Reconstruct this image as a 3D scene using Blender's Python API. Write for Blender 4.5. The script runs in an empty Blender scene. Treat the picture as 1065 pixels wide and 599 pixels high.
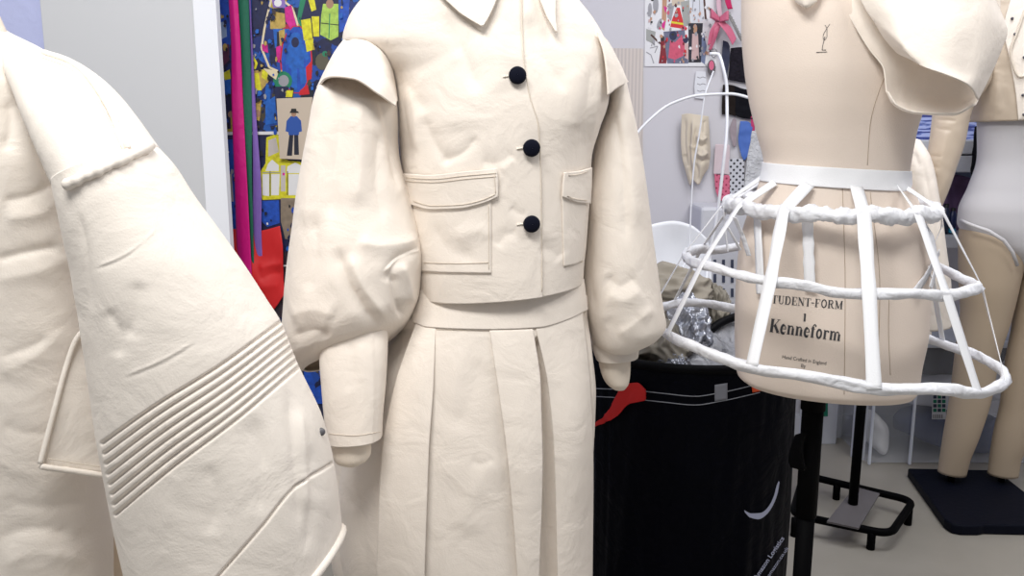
import bpy, bmesh, math, random
import numpy as np
from mathutils import Vector, Matrix, noise
from mathutils.bvhtree import BVHTree

random.seed(4)
C = bpy.context.scene.collection
# ------------------------------------------------------------------ camera, light, exposure
F = 900.0; CX, CY = 532.5, 299.5
CAMZ = 1.28; PITCH = math.radians(10.5)
cam_d = bpy.data.cameras.new('camera'); cam_d.sensor_width = 36.0; cam_d.lens = F / 1065 * 36.0
cam_d.clip_start = 0.05
cam = bpy.data.objects.new('camera', cam_d); C.objects.link(cam)
cam.location = (0, 0, CAMZ); cam.rotation_euler = (math.pi / 2 - PITCH, 0, 0)
bpy.context.scene.camera = cam
vs = bpy.context.scene.view_settings
vs.view_transform = 'Standard'; vs.look = 'None'; vs.gamma = 1.0; vs.use_curve_mapping = False
vs.exposure = -0.12
world = bpy.data.worlds.new('world'); bpy.context.scene.world = world; world.use_nodes = True
bg = world.node_tree.nodes['Background']
bg.inputs[0].default_value = (0.96, 0.965, 1.0, 1); bg.inputs[1].default_value = 0.34

def area(name, loc, target, sx, sy, power, col):
    l = bpy.data.lights.new(name, 'AREA'); l.shape = 'RECTANGLE'; l.size = sx; l.size_y = sy
    l.energy = power; l.color = col
    o = bpy.data.objects.new(name, l); C.objects.link(o); o.location = loc
    d = Vector(target) - Vector(loc); o.rotation_euler = d.to_track_quat('-Z', 'Y').to_euler()
    return o
area('ceiling_light_front', (-0.45, 0.25, 2.85), (0.0, 1.4, 0.9), 1.2, 0.5, 54, (1.0, 0.985, 0.955))
area('ceiling_light_rear', (1.25, 2.15, 2.85), (1.15, 2.8, 0.2), 1.4, 0.6, 26, (0.95, 0.96, 1.0))
area('ceiling_light_right', (1.5, 0.75, 2.8), (0.75, 1.7, 0.9), 1.0, 0.4, 18, (1.0, 0.98, 0.96))
area('ceiling_light_left', (-1.3, 1.5, 2.8), (-0.8, 2.0, 0.6), 1.0, 1.0, 6, (0.95, 0.97, 1.0))

# ------------------------------------------------------------------ geometry helpers
CAM = np.array([0.0, 0.0, CAMZ])
Fv = np.array([0, math.cos(PITCH), -math.sin(PITCH)]); Uv = np.array([0, math.sin(PITCH), math.cos(PITCH)]); Xv = np.array([1.0, 0, 0])
def W(px, py, Y):
    """photo direction (px,py) met at distance Y into the room"""
    px = np.asarray(px, float); py = np.asarray(py, float); Y = np.asarray(Y, float)
    d = Fv + ((px - CX) / F)[..., None] * Xv - ((py - CY) / F)[..., None] * Uv
    return CAM + d * (Y / d[..., 1])[..., None]
def w1(px, py, Y): return W(np.array(px), np.array(py), np.array(Y))
def proj(P):
    Q = P - CAM; f = Q @ Fv
    return np.stack([CX + F * (Q @ Xv) / f, CY - F * (Q @ Uv) / f], -1)
def ray(px, py):
    d = Fv + (px - CX) / F * Xv - (py - CY) / F * Uv
    return d / np.linalg.norm(d)

def pchip(t, Yv, tq):
    t = np.asarray(t, float); Yv = np.asarray(Yv, float)
    if Yv.ndim == 1: Yv = Yv[:, None]
    n = len(t)
    if n == 2:
        u = ((tq - t[0]) / (t[1] - t[0]))[:, None]; return Yv[0] * (1 - u) + Yv[1] * u
    h = np.diff(t)[:, None]; d = np.diff(Yv, axis=0) / h
    m = np.zeros_like(Yv)
    for i in range(1, n - 1):
        a, b = d[i - 1], d[i]
        w_1 = 2 * h[i] + h[i - 1]; w_2 = h[i] + 2 * h[i - 1]
        ok = a * b > 0
        m[i] = np.where(ok, (w_1 + w_2) / (w_1 / np.where(ok, a, 1) + w_2 / np.where(ok, b, 1)), 0)
    m[0] = d[0]; m[-1] = d[-1]
    k = np.clip(np.searchsorted(t, tq, side='right') - 1, 0, n - 2)
    hh = h[k]; u = ((tq - t[k])[:, None]) / hh
    return ((2*u**3 - 3*u**2 + 1) * Yv[k] + (u**3 - 2*u**2 + u) * hh * m[k]
            + (-2*u**3 + 3*u**2) * Yv[k+1] + (u**3 - u**2) * hh * m[k+1])

def grid_normals(V, closed):
    if closed: du = np.roll(V, -1, 1) - np.roll(V, 1, 1)
    else: du = np.gradient(V, axis=1)
    dv = np.gradient(V, axis=0)
    n = np.cross(du, dv); L = np.linalg.norm(n, axis=-1, keepdims=True); L[L == 0] = 1
    return n / L

def tube(secs, nu=200, nv=200, expo=2.0):
    """closed loft. sec = (xl,yl,xr,yr,Y,half_depth[,front tilt[,expo]]) ; rows top to bottom -> (nv,nu,3)"""
    A, B, M = [], [], []
    for s in secs:
        s = tuple(s) + (0.0,) * (7 - len(s)) if len(s) < 7 else s
        e = s[7] if len(s) > 7 else expo
        A.append(w1(s[0], s[1], s[4])); B.append(w1(s[2], s[3], s[4])); M.append((s[5], s[6], e))
    A = np.array(A); B = np.array(B); M = np.array(M)
    mid = (A + B) / 2; wd = np.linalg.norm(A - B, axis=1)
    t = np.concatenate([[0], np.cumsum(np.linalg.norm(np.diff(mid, axis=0), axis=1) + .15*np.abs(np.diff(wd)) + 1e-4)])
    q = np.linspace(0, t[-1], nv)
    allv = pchip(t, np.hstack([A, B, M]), q)
    a = allv[:, 0:3]; b = allv[:, 3:6]; hd = allv[:, 6]; tz = allv[:, 7]; e = allv[:, 8]
    th = np.linspace(0, 2 * math.pi, nu, endpoint=False)
    c, s = np.cos(th), np.sin(th)
    ce = np.sign(c)[None] * np.abs(c)[None] ** (2 / e[:, None]); se = np.sign(s)[None] * np.abs(s)[None] ** (2 / e[:, None])
    mid = (a + b) / 2; half = (a - b) / 2
    N = np.stack([np.zeros_like(hd), -hd, tz * hd], -1)
    return mid[:, None, :] + ce[..., None] * half[:, None, :] + se[..., None] * N[:, None, :]

def patch(rows, nu=60, nv=60):
    """open sheet through rows of control points (px,py,Y)"""
    R = []
    for r in rows:
        r = np.array(r, float); p = W(r[:, 0], r[:, 1], r[:, 2])
        t = np.concatenate([[0], np.cumsum(np.linalg.norm(np.diff(p, axis=0), axis=1) + 1e-5)]); t /= t[-1]
        R.append(pchip(t, p, np.linspace(0, 1, nu)))
    R = np.array(R)
    k = len(R); t = np.concatenate([[0], np.cumsum(np.linalg.norm(np.diff(R, axis=0), axis=2).mean(1) + 1e-5)])
    V = pchip(t, R.reshape(k, -1), np.linspace(0, t[-1], nv)).reshape(nv, nu, 3)
    return V

def outward(V, closed):
    n = grid_normals(V, closed)
    if closed:
        c = V.mean(1, keepdims=True); s = np.sum((V - c) * n, -1).mean()
    else:
        s = np.sum((CAM - V) * n, -1).mean()
    return n if s > 0 else -n

def sd_poly(P2, pts):
    """nearest distance, signed side and run position along a polyline"""
    best = np.full(P2.shape[:-1], 1e9); side = np.zeros_like(best); run = np.zeros_like(best)
    pts = np.array(pts, float)
    if len(pts) > 2:
        t = np.concatenate([[0], np.cumsum(np.linalg.norm(np.diff(pts, axis=0), axis=1))])
        pts = pchip(t, pts, np.linspace(0, t[-1], 5 * len(pts)))
    L = np.concatenate([[0], np.cumsum(np.linalg.norm(np.diff(pts, axis=0), axis=1))])
    for i in range(len(pts) - 1):
        a, b = pts[i], pts[i + 1]; ab = b - a; l = np.linalg.norm(ab)
        if l < 1e-6: continue
        rel = P2 - a; u = np.clip((rel @ ab) / (l * l), 0, 1)
        dv = rel - u[..., None] * ab; d = np.linalg.norm(dv, axis=-1)
        s = np.sign(ab[0] * rel[..., 1] - ab[1] * rel[..., 0])
        m = d < best
        best = np.where(m, d, best); side = np.where(m, s, side); run = np.where(m, (L[i] + u * l) / L[-1], run)
    return best, side, run

def crease(V, cl, closed=True, soft=.62):
    """cl: list of (kind, [(px,py)..], width_px, height_m)  kinds: v r s+ s- d(in pleat panel)"""
    n = outward(V, closed)
    view = CAM - V; view /= np.linalg.norm(view, axis=-1, keepdims=True)
    front = np.clip(np.sum(n * view, -1) * 4 + 0.3, 0, 1) if closed else 1.0
    P2 = proj(V); disp = np.zeros(V.shape[:-1])
    for kind, pts, w, h in cl:
        if kind != 'g': d, sgn, run = sd_poly(P2, pts)
        else: d, sgn, run = 0, 0, np.zeros(P2.shape[:-1])
        taper = np.clip(run * 5, 0, 1) * np.clip((1 - run) * 5, 0, 1); taper = taper * taper * (3 - 2 * taper)
        dd = np.sqrt(d * d + .5)
        if kind == 'v': disp -= taper * h * soft * np.exp(-(dd / w) ** 1.45)
        elif kind == 'r': disp += taper * h * soft * np.exp(-(dd / w) ** 1.45)
        elif kind == 'V': disp -= h * np.exp(-(d / w) ** 2)
        elif kind == 'R': disp += h * np.exp(-(d / w) ** 2)
        elif kind == 'g':
            la, lb_ = np.array(pts[0], float), np.array(pts[1], float); x, y = P2[..., 0], P2[..., 1]
            xl = np.interp(y, la[:, 1], la[:, 0]); xr = np.interp(y, lb_[:, 1], lb_[:, 0])
            disp -= h * np.clip((x - xl) / w, 0, 1) * np.clip((xr - x) / w, 0, 1) * np.clip((y - la[0, 1]) / 8, 0, 1)
        elif kind in ('s+', 's-', 'S+', 'S-'):
            sg = 1 if kind[1] == '+' else -1
            x = d * sgn * sg
            prof = np.where(x >= 0, np.exp(-x / w), 0) * np.clip((x + 1.5) / 3.0, 0, 1)
            prof = np.where(x < 0, np.clip((x + 1.5) / 3.0, 0, 1), prof)
            disp += (taper if kind[0] == 's' else 1) * h * prof
    return V + n * (disp * front)[..., None]

def fold_noise(V, amp, scale, seed=0, stretch=(1, 1, 1), closed=True, crisp=0.0):
    n = outward(V, closed); out = np.zeros(V.shape[:-1])
    S = V * scale * np.array(stretch) + seed * 7.3
    for i in range(V.shape[0]):
        for j in range(V.shape[1]):
            p = S[i, j]; a_ = noise.noise((p[0], p[1], p[2])); out[i, j] = a_
            if crisp:
                q = noise.noise((p[0] * 1.9 + p[2] * 1.1 + 5, p[1] * 1.9, p[2] * 1.5 - p[0] * .8)); q2 = noise.noise((p[0] * 4.1 + 9, p[1] * 4, p[2] * 3.1 + p[0] * 1.4))
                out[i, j] += (crisp * (.25 - abs(q)) * max(0, a_ + .25) + crisp * .35 * (.2 - abs(q2)) * max(0, .35 - a_))
            else: out[i, j] += .3 * noise.noise((p[0]*2.3+5, p[1]*2.3, p[2]*2.3))
    return V + n * (out * amp)[..., None]

# ------------------------------------------------------------------ materials
MATS = {}
def mat(name, col, rough=.8, metal=0.0, sheen=0.0, bump=None, var=0.0, alpha=1.0, trans=0.0, spec=0.5, weave=0.0, emit=0.0, vscale=6):
    if name in MATS: return MATS[name]
    m = bpy.data.materials.new(name); m.use_nodes = True; nt = m.node_tree; b = nt.nodes['Principled BSDF']
    b.inputs['Base Color'].default_value = (*col, 1); b.inputs['Roughness'].default_value = rough
    b.inputs['Metallic'].default_value = metal; b.inputs['Specular IOR Level'].default_value = spec
    if sheen: b.inputs['Sheen Weight'].default_value = sheen
    if alpha < 1: b.inputs['Alpha'].default_value = alpha
    if trans: b.inputs['Transmission Weight'].default_value = trans; b.inputs['IOR'].default_value = 1.15
    if emit: b.inputs['Emission Color'].default_value = (*col, 1); b.inputs['Emission Strength'].default_value = emit
    tc = nt.nodes.new('ShaderNodeTexCoord')
    if var:
        nz = nt.nodes.new('ShaderNodeTexNoise'); nz.inputs['Scale'].default_value = vscale; nz.inputs['Detail'].default_value = 6
        nt.links.new(tc.outputs['Object'], nz.inputs['Vector'])
        mx = nt.nodes.new('ShaderNodeMixRGB'); mx.inputs[1].default_value = (*[c * (1 - var) for c in col], 1)
        mx.inputs[2].default_value = (*[min(1, c * (1 + var)) for c in col], 1)
        nt.links.new(nz.outputs['Fac'], mx.inputs[0]); nt.links.new(mx.outputs[0], b.inputs['Base Color'])
    last = None
    if bump:
        sc, dist, det = bump
        nb = nt.nodes.new('ShaderNodeTexNoise'); nb.inputs['Scale'].default_value = sc; nb.inputs['Detail'].default_value = det
        nb.inputs['Distortion'].default_value = 0.6
        nt.links.new(tc.outputs['Object'], nb.inputs['Vector'])
        bp = nt.nodes.new('ShaderNodeBump'); bp.inputs['Distance'].default_value = dist; bp.inputs['Strength'].default_value = 1
        nt.links.new(nb.outputs['Fac'], bp.inputs['Height']); last = bp
    if weave:
        wv = nt.nodes.new('ShaderNodeTexNoise'); wv.inputs['Scale'].default_value = 420; wv.inputs['Detail'].default_value = 2
        nt.links.new(tc.outputs['Object'], wv.inputs['Vector'])
        b2 = nt.nodes.new('ShaderNodeBump'); b2.inputs['Distance'].default_value = weave
        nt.links.new(wv.outputs['Fac'], b2.inputs['Height'])
        if last: nt.links.new(last.outputs[0], b2.inputs['Normal'])
        last = b2
    if last: nt.links.new(last.outputs[0], b.inputs['Normal'])
    MATS[name] = m; return m

calico = mat('calico', (.84, .765, .685), .85, sheen=.1, bump=(15, .0045, 4), weave=.0003, var=.015)
calico_coat = mat('calico_coat', (.83, .765, .69), .85, sheen=.1, bump=(13, .005, 4), weave=.0003, var=.015)
calico_shade = mat('calico_inside_shade', (.68, .57, .45), .85, weave=.0003)  # darker copy of calico, shade inside openings put into the colour
thread = mat('thread', (.70, .62, .52), .8)
thread_light = mat('thread_light', (.86, .80, .71), .8)
velvet = mat('navy_velvet', (.003, .004, .012), .8, sheen=.05, spec=.1)
linen = mat('form_linen', (.78, .675, .59), .8, weave=.0005, var=.04, vscale=5)
linen_arm = mat('arm_cloth', (.84, .75, .64), .75, weave=.0004)
mannq = mat('mannequin_cloth', (.47, .375, .275), .7, weave=.0004, var=.03)
ink = mat('ink', (.05, .05, .055), .7)
white_tape = mat('white_tape', (.86, .87, .90), .6, weave=.0004)
white_wrap = mat('white_wrap', (.78, .79, .83), .55, bump=(38, .006, 3), weave=.0003)
black_metal = mat('black_metal', (.0015, .0015, .002), .6, spec=.05)
black_iron = mat('black_cast_iron', (.003, .004, .010), .6, spec=.10, bump=(60, .001, 3))
grey_metal = mat('grey_plate', (.13, .12, .125), .55, var=.3)
wallm = mat('wall_paint', (.58, .57, .61), .9, var=.015)
wall_lav = mat('wall_blue', (.60, .64, .93), .9, bump=(25, .002, 3))
board_m = mat('board_grey', (.62, .63, .655), .75)
board_edge_lit = mat('board_edge_lit', (.84, .86, .91), .7)  # light on the edge face painted as a brighter colour
floorm = mat('concrete', (.37, .345, .30), .33, var=.22, vscale=3, bump=(8, .001, 3))
white_pl = mat('white_plastic', (.80, .82, .88), .35)
blackbag = mat('black_bag', (.001, .0014, .004), .5, bump=(14, .010, 4), spec=.06)
satin = mat('tan_satin', (.56, .465, .365), .42, bump=(9, .012, 2), spec=.6)
bodysuit = mat('bodysuit_jersey', (.57, .56, .585), .8, sheen=.1)

# ------------------------------------------------------------------ object helpers
def thing(name, label, cat, loc=(0, 0, 0), group=None):
    o = bpy.data.objects.new(name, None); C.objects.link(o); o.location = loc
    o.empty_display_size = .05
    o['label'] = label; o['category'] = cat
    if group: o['group'] = group
    return o
def tag(o, label, cat, group=None):
    o['label'] = label; o['category'] = cat
    if group: o['group'] = group
    return o
def worldloc(o):
    v = Vector(o.location)
    while o.parent: o = o.parent; v = v + o.location
    return v
def mk(name, verts, faces, mats, parent=None, fm=None, smooth=True, label=None, origin=None):
    me = bpy.data.meshes.new(name)
    verts = np.asarray(verts, float).reshape(-1, 3)
    if parent is not None:
        p = worldloc(parent); base = np.array(p)
    else:
        if origin is None:
            base = np.array([verts[:, 0].mean(), verts[:, 1].mean(), verts[:, 2].min()])
        else: base = np.array(origin, float)
    me.from_pydata((verts - base).tolist(), [], [list(map(int, f)) for f in faces])
    if not isinstance(mats, (list, tuple)): mats = [mats]
    for m in mats: me.materials.append(m)
    if fm is not None: me.polygons.foreach_set('material_index', np.array(fm, dtype=np.int32))
    if smooth: me.polygons.foreach_set('use_smooth', [True] * len(me.polygons))
    me.update()
    o = bpy.data.objects.new(name, me); C.objects.link(o)
    if parent is not None: o.parent = parent
    else: o.location = base
    if label: o['label'] = label
    return o
def gfaces(nv, nu, closed, off=0):
    i = np.arange(nv - 1)[:, None]; j = np.arange(nu if closed else nu - 1)[None]
    a = i * nu + j; b = i * nu + (j + 1) % nu; c = (i + 1) * nu + (j + 1) % nu; d = (i + 1) * nu + j
    return (np.stack([a, b, c, d], -1).reshape(-1, 4) + off).tolist()
def sheet(name, V, m, parent=None, closed=False, thick=0.0, caps=(False, False), label=None, offset=-1, origin=None, mats2=None):
    nv, nu = V.shape[:2]; f = gfaces(nv, nu, closed)
    verts = V.reshape(-1, 3)
    if closed:
        if caps[0]: verts = np.vstack([verts, V[0].mean(0)[None]]); k = len(verts) - 1; f += [[k, (j + 1) % nu, j] for j in range(nu)]
        if caps[1]:
            verts = np.vstack([verts, V[-1].mean(0)[None]]); k = len(verts) - 1; b = (nv - 1) * nu
            f += [[k, b + j, b + (j + 1) % nu] for j in range(nu)]
    # consistent outward orientation
    n = grid_normals(V, closed)
    if closed: s = np.sum((V - V.mean(1, keepdims=True)) * n, -1).mean()
    else: s = np.sum((CAM - V) * n, -1).mean()
    # grid face (a,b,c,d) normal = du x dv
    if s < 0: f = [q[::-1] for q in f]
    mm = [m] + (mats2 or [])
    o = mk(name, verts, f, mm, parent, label=label, origin=origin)
    if thick:
        md = o.modifiers.new('thickness', 'SOLIDIFY'); md.thickness = thick; md.offset = offset
        if mats2: md.material_offset = 1; md.material_offset_rim = 0
    return o
def bvh_of(V, closed):
    nv, nu = V.shape[:2]
    return BVHTree.FromPolygons([Vector(v) for v in V.reshape(-1, 3)], gfaces(nv, nu, closed))
def hit(bvh, px, py, Yf=1.5):
    d = ray(px, py); r = bvh.ray_cast(Vector(CAM), Vector(d))
    if r[0] is None:
        p = w1(px, py, Yf); q = bvh.find_nearest(Vector(p))
        return np.array(q[0]), np.array(q[1])
    n = np.array(r[1])
    if n @ d > 0: n = -n
    return np.array(r[0]), n
def hug(bvh, rows, off, nu=40, nv=40, Yf=1.5, straight=False):
    """a sheet cut to the photo outline and laid on a surface at 'off' metres above it"""
    R = []
    for r in rows:
        r = np.array(r, float)
        t = np.concatenate([[0], np.cumsum(np.linalg.norm(np.diff(r, axis=0), axis=1) + 1e-4)]); t /= t[-1]
        if straight: R.append(np.stack([np.interp(np.linspace(0, 1, nu), t, r[:, k]) for k in (0, 1)], -1))
        else: R.append(pchip(t, r, np.linspace(0, 1, nu)))
    R = np.array(R); k = len(R); t = np.arange(k, dtype=float)
    q = np.linspace(0, k - 1, nv)
    if straight: G = np.array([[[np.interp(qq, t, R[:, j, c]) for c in (0, 1)] for j in range(nu)] for qq in q])
    else: G = pchip(t, R.reshape(k, -1), q).reshape(nv, nu, 2)
    V = np.zeros((nv, nu, 3))
    for i in range(nv):
        for j in range(nu):
            p, n = hit(bvh, G[i, j, 0], G[i, j, 1], Yf); V[i, j] = p + n * off
    return V
def tube_path(P, r, ns=8, caps=True):
    P = np.asarray(P, float); n = len(P); rr = np.full(n, r) if np.isscalar(r) else np.asarray(r, float)
    T = np.gradient(P, axis=0); T /= np.linalg.norm(T, axis=1, keepdims=True) + 1e-12
    up = np.array([0, 0, 1.0]) if abs(T[0][2]) < .9 else np.array([1.0, 0, 0])
    A = np.cross(T[0], up); A /= np.linalg.norm(A); V = []
    for i in range(n):
        A = A - T[i] * (A @ T[i]); A /= np.linalg.norm(A); B = np.cross(T[i], A)
        th = np.linspace(0, 2 * math.pi, ns, endpoint=False)
        V.append(P[i] + rr[i] * (np.cos(th)[:, None] * A + np.sin(th)[:, None] * B))
    V = np.array(V); f = gfaces(n, ns, True)
    vs_ = V.reshape(-1, 3)
    if caps:
        f.append(list(range(ns))[::-1]); f.append([(n - 1) * ns + k for k in range(ns)])
    return vs_, f
def tubes(name, paths, m, parent=None, ns=8, label=None, origin=None):
    vs_, fs, o = [], [], 0
    for P, r in paths:
        v, f = tube_path(P, r, ns); vs_.append(v); fs += [[k + o for k in q] for q in f]; o += len(v)
    return mk(name, np.vstack(vs_), fs, m, parent, label=label, origin=origin)
def smooth_path(pts, n):
    pts = np.array(pts, float); t = np.concatenate([[0], np.cumsum(np.linalg.norm(np.diff(pts, axis=0), axis=1) + 1e-6)])
    return pchip(t, pts, np.linspace(0, t[-1], n))
def hugline(bvh, pts, off, n=None, Yf=1.5):
    L = sum(math.dist(pts[i], pts[i + 1]) for i in range(len(pts) - 1))
    n = n or max(6, int(L / 4)); q = smooth_path(pts, n); out = []
    for x, y in q:
        p, nn = hit(bvh, x, y, Yf); out.append(p + nn * off)
    return np.array(out)
def box(name, lo, hi, m, parent=None, bevel=0.0, label=None, smooth=False):
    x0, y0, z0 = lo; x1, y1, z1 = hi
    v = [(x0,y0,z0),(x1,y0,z0),(x1,y1,z0),(x0,y1,z0),(x0,y0,z1),(x1,y0,z1),(x1,y1,z1),(x0,y1,z1)]
    f = [(0,3,2,1),(4,5,6,7),(0,1,5,4),(1,2,6,5),(2,3,7,6),(3,0,4,7)]
    o = mk(name, v, f, m, parent, smooth=smooth, label=label)
    if bevel:
        md = o.modifiers.new('bevel', 'BEVEL'); md.width = bevel; md.segments = 2
    return o
def WZ(px, py, z):
    d = ray(px, py); return CAM + d * ((z - CAMZ) / d[2])
def round_loop(pts, r, n=8):
    pts = [np.array(p, float) for p in pts]; out = []
    for i in range(len(pts)):
        a, b, c = pts[i - 1], pts[i], pts[(i + 1) % len(pts)]; u = (a - b) / np.linalg.norm(a - b); v = (c - b) / np.linalg.norm(c - b)
        for k in range(n + 1):
            t = k / n; out.append((1-t)**2 * (b + u * r) + 2*t*(1-t) * b + t*t * (b + v * r))
    out.append(out[0]); return np.array(out)
def struct(o): o['kind'] = 'structure'; return o
def ring_xy(c, rx, ry, z, n, tilt=0.0, a0=0.0, a1=2 * math.pi):
    th = np.linspace(a0, a1, n); x = c[0] + rx * np.sin(th); y = c[1] - ry * np.cos(th)
    return np.stack([x, y, z - tilt * (x - c[0])], -1)

# flat printed sheets: polygons in photo directions placed on the plane they hang on
class Print:
    def __init__(s, Y, eps=.0004): s.v = []; s.f = []; s.fm = []; s.m = []; s.Y = Y; s.eps = eps; s.k = 0
    def poly(s, pts, m, layer=None):
        s.k += 1; l = s.k if layer is None else layer
        if m not in s.m: s.m.append(m)
        b = len(s.v)
        for x, y in pts: s.v.append(w1(x, y, s.Y - l * s.eps * .055))
        a = sum(pts[i][0] * pts[(i + 1) % len(pts)][1] - pts[(i + 1) % len(pts)][0] * pts[i][1] for i in range(len(pts)))
        idx = list(range(b, len(s.v)))
        s.f.append(idx if a < 0 else idx[::-1]); s.fm.append(s.m.index(m))
    def ell(s, cx, cy, rx, ry, m, n=14, rot=0):
        s.poly([(cx + rx * math.cos(t) * math.cos(rot) - ry * math.sin(t) * math.sin(rot),
                 cy + rx * math.cos(t) * math.sin(rot) + ry * math.sin(t) * math.cos(rot)) for t in [2 * math.pi * i / n for i in range(n)]], m)
    def line(s, pts, w, m):
        for (x0, y0), (x1, y1) in zip(pts[:-1], pts[1:]):
            L = math.hypot(x1 - x0, y1 - y0) or 1; nx, ny = -(y1 - y0) / L * w / 2, (x1 - x0) / L * w / 2
            s.poly([(x0 + nx, y0 + ny), (x1 + nx, y1 + ny), (x1 - nx, y1 - ny), (x0 - nx, y0 - ny)], m)
    def person(s, cx, top, h, coat, trous, skin, hat=None, lean=0):
        w = h * .30
        s.poly([(cx - w*.30, top+h*.52), (cx - w*.02, top+h*.52), (cx - w*.05+lean, top+h), (cx - w*.42+lean, top+h)], trous)
        s.poly([(cx + w*.02, top+h*.52), (cx + w*.32, top+h*.52), (cx + w*.44+lean, top+h*.98), (cx + w*.10+lean, top+h*.98)], trous)
        s.poly([(cx-w*.22, top+h*.16), (cx+w*.22, top+h*.16), (cx+w*.52, top+h*.26), (cx+w*.58, top+h*.48), (cx+w*.38, top+h*.5),
                (cx+w*.36, top+h*.56), (cx-w*.36, top+h*.56), (cx-w*.38, top+h*.5), (cx-w*.58, top+h*.48), (cx-w*.5, top+h*.26)], coat)
        s.ell(cx, top + h * .10, h * .055, h * .075, skin)
        if hat is not None: s.poly([(cx-h*.07, top+h*.08), (cx-h*.05, top), (cx+h*.05, top), (cx+h*.07, top+h*.08)], hat)
    def build(s, name, parent=None, label=None):
        return mk(name, s.v, s.f, s.m, parent, fm=s.fm, smooth=False, label=label)

# ================================================================== SETTING
WY = 3.5       # rear wall
struct(mk('floor', [(-2.2, -.6, 0), (3.2, -.6, 0), (3.2, WY, 0), (-2.2, WY, 0)], [(0, 1, 2, 3)], floorm, smooth=False))
struct(box('wall_back', (-.3, WY, 0), (3.3, WY + .1, 2.9), wallm))
struct(box('wall_left', (-2.3, 2.55, 0), (-.3, WY + .1, 2.9), wall_lav))
struct(box('wall_right', (3.2, -.6, 0), (3.3, WY, 2.9), wallm))
struct(box('baseboard_back', (-.3, WY - .015, 0), (3.2, WY, .09), mat('skirting', (.60, .61, .65), .5)))
# window high on the rear wall
wx0, wz0 = w1(985, 26, WY)[0], w1(1040, 22, WY)[2]
glassw = mat('window_daylight', (.72, .80, 1.0), .3, emit=1.15)
wn = struct(box('window_1', (wx0, WY - .02, wz0), (2.9, WY + .02, 2.3), glassw))
bar_z = w1(1040, 12.5, WY)[2]
fr = mat('window_frame_dark', (.02, .03, .10), .5)
box('window_frame', (wx0, WY - .045, bar_z - .012), (2.9, WY - .021, bar_z + .012), fr, wn)

# ================================================================== LEFT BACK: board, mood board, ribbons
bt = thing('partition_board', 'tall pale grey board with its lit right edge painted brighter, standing behind the quilted coat', 'board', (-.95, 2.35, 0))
V = [w1(-30, -260, 2.33), w1(77, -260, 2.33), w1(203, -260, 2.33)]
def col(px, py, Y): return w1(px, py, Y)
tl = col(36, 0, 2.33); tr = col(203, 0, 2.33)
x0, x1 = col(43, 20, 2.33)[0], col(207, 100, 2.33)[0]
box('panel', (x0, 2.33, 0), (x1, 2.37, 2.1), board_m, bt, .002)
x2 = col(229, 100, 2.36)[0]
e = mk('edge', [(x1, 2.329, 0), (x2, 2.37, 0), (x2, 2.40, 0), (x1, 2.372, 0), (x1, 2.329, 2.1), (x2, 2.37, 2.1), (x2, 2.40, 2.1), (x1, 2.372, 2.1)],
       [(0,3,2,1),(4,5,6,7),(0,1,5,4),(1,2,6,5),(2,3,7,6),(3,0,4,7)], board_edge_lit, bt, smooth=False, label='lit edge strip, its light painted as a brighter colour')

# mood board
MBY = 2.545
blue = mat('print_blue', (.01, .07, .42), .5, var=.6, vscale=75); dblue = mat('print_dark_blue', (.008, .012, .06), .5, var=.6, vscale=75)
bblue = mat('print_bright_blue', (.01, .11, .46), .5, var=.6, vscale=75); yel = mat('print_yellow', (.80, .62, .02), .5, var=.6, vscale=75)
ochre = mat('print_ochre', (.48, .33, .08), .5, var=.6, vscale=75); lime = mat('print_lime', (.36, .55, .09), .5, var=.6, vscale=75)
mag = mat('print_magenta', (.58, .01, .24), .5, var=.6, vscale=75); redp = mat('print_red', (.55, .01, .02), .5)
pgreen = mat('print_green', (.01, .20, .10), .5); pwhite = mat('print_white', (.75, .75, .76), .5); pgrey = mat('print_grey', (.30, .30, .33), .5)
skin = mat('print_skin', (.35, .20, .13), .5); pblack = mat('print_black', (.01, .01, .012), .5); pcream = mat('print_cream', (.72, .62, .42), .5)
pbeige = mat('print_beige', (.55, .46, .37), .55); lpurple = mat('print_lilac', (.25, .15, .45), .5)
voro = bpy.data.materials.new('print_crowd'); voro.use_nodes = True
nt = voro.node_tree; b = nt.nodes['Principled BSDF']; b.inputs['Roughness'].default_value = .5
tc = nt.nodes.new('ShaderNodeTexCoord'); vn = nt.nodes.new('ShaderNodeTexVoronoi'); vn.inputs['Scale'].default_value = 30; vn.inputs['Randomness'].default_value = 1
nzz = nt.nodes.new('ShaderNodeTexNoise'); nzz.inputs['Scale'].default_value = 14; nzz.inputs['Detail'].default_value = 5
mxv = nt.nodes.new('ShaderNodeMixRGB'); mxv.inputs[0].default_value = .12
nt.links.new(tc.outputs['Object'], mxv.inputs[1]); nt.links.new(nzz.outputs['Color'], mxv.inputs[2]); nt.links.new(tc.outputs['Object'], nzz.inputs['Vector'])
nt.links.new(mxv.outputs[0], vn.inputs['Vector'])
sp = nt.nodes.new('ShaderNodeSeparateColor'); rp = nt.nodes.new('ShaderNodeValToRGB'); rp.color_ramp.interpolation = 'CONSTANT'
cols = [(0, (.006, .01, .05)), (.28, (.008, .025, .15)), (.45, (.01, .06, .33)), (.62, (.01, .015, .03)), (.78, (.06, .05, .03)), (.86, (.45, .33, .03)), (.90, (.01, .09, .38)), (.97, (.4, .01, .05))]
el = rp.color_ramp.elements; el[0].color = (*cols[0][1], 1); el[1].position = cols[1][0]; el[1].color = (*cols[1][1], 1)
for p_, c_ in cols[2:]: q_ = el.new(p_); q_.color = (*c_, 1)
nt.links.new(vn.outputs['Color'], sp.inputs[0]); nt.links.new(sp.outputs[0], rp.inputs[0]); nt.links.new(rp.outputs[0], b.inputs['Base Color'])

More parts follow.
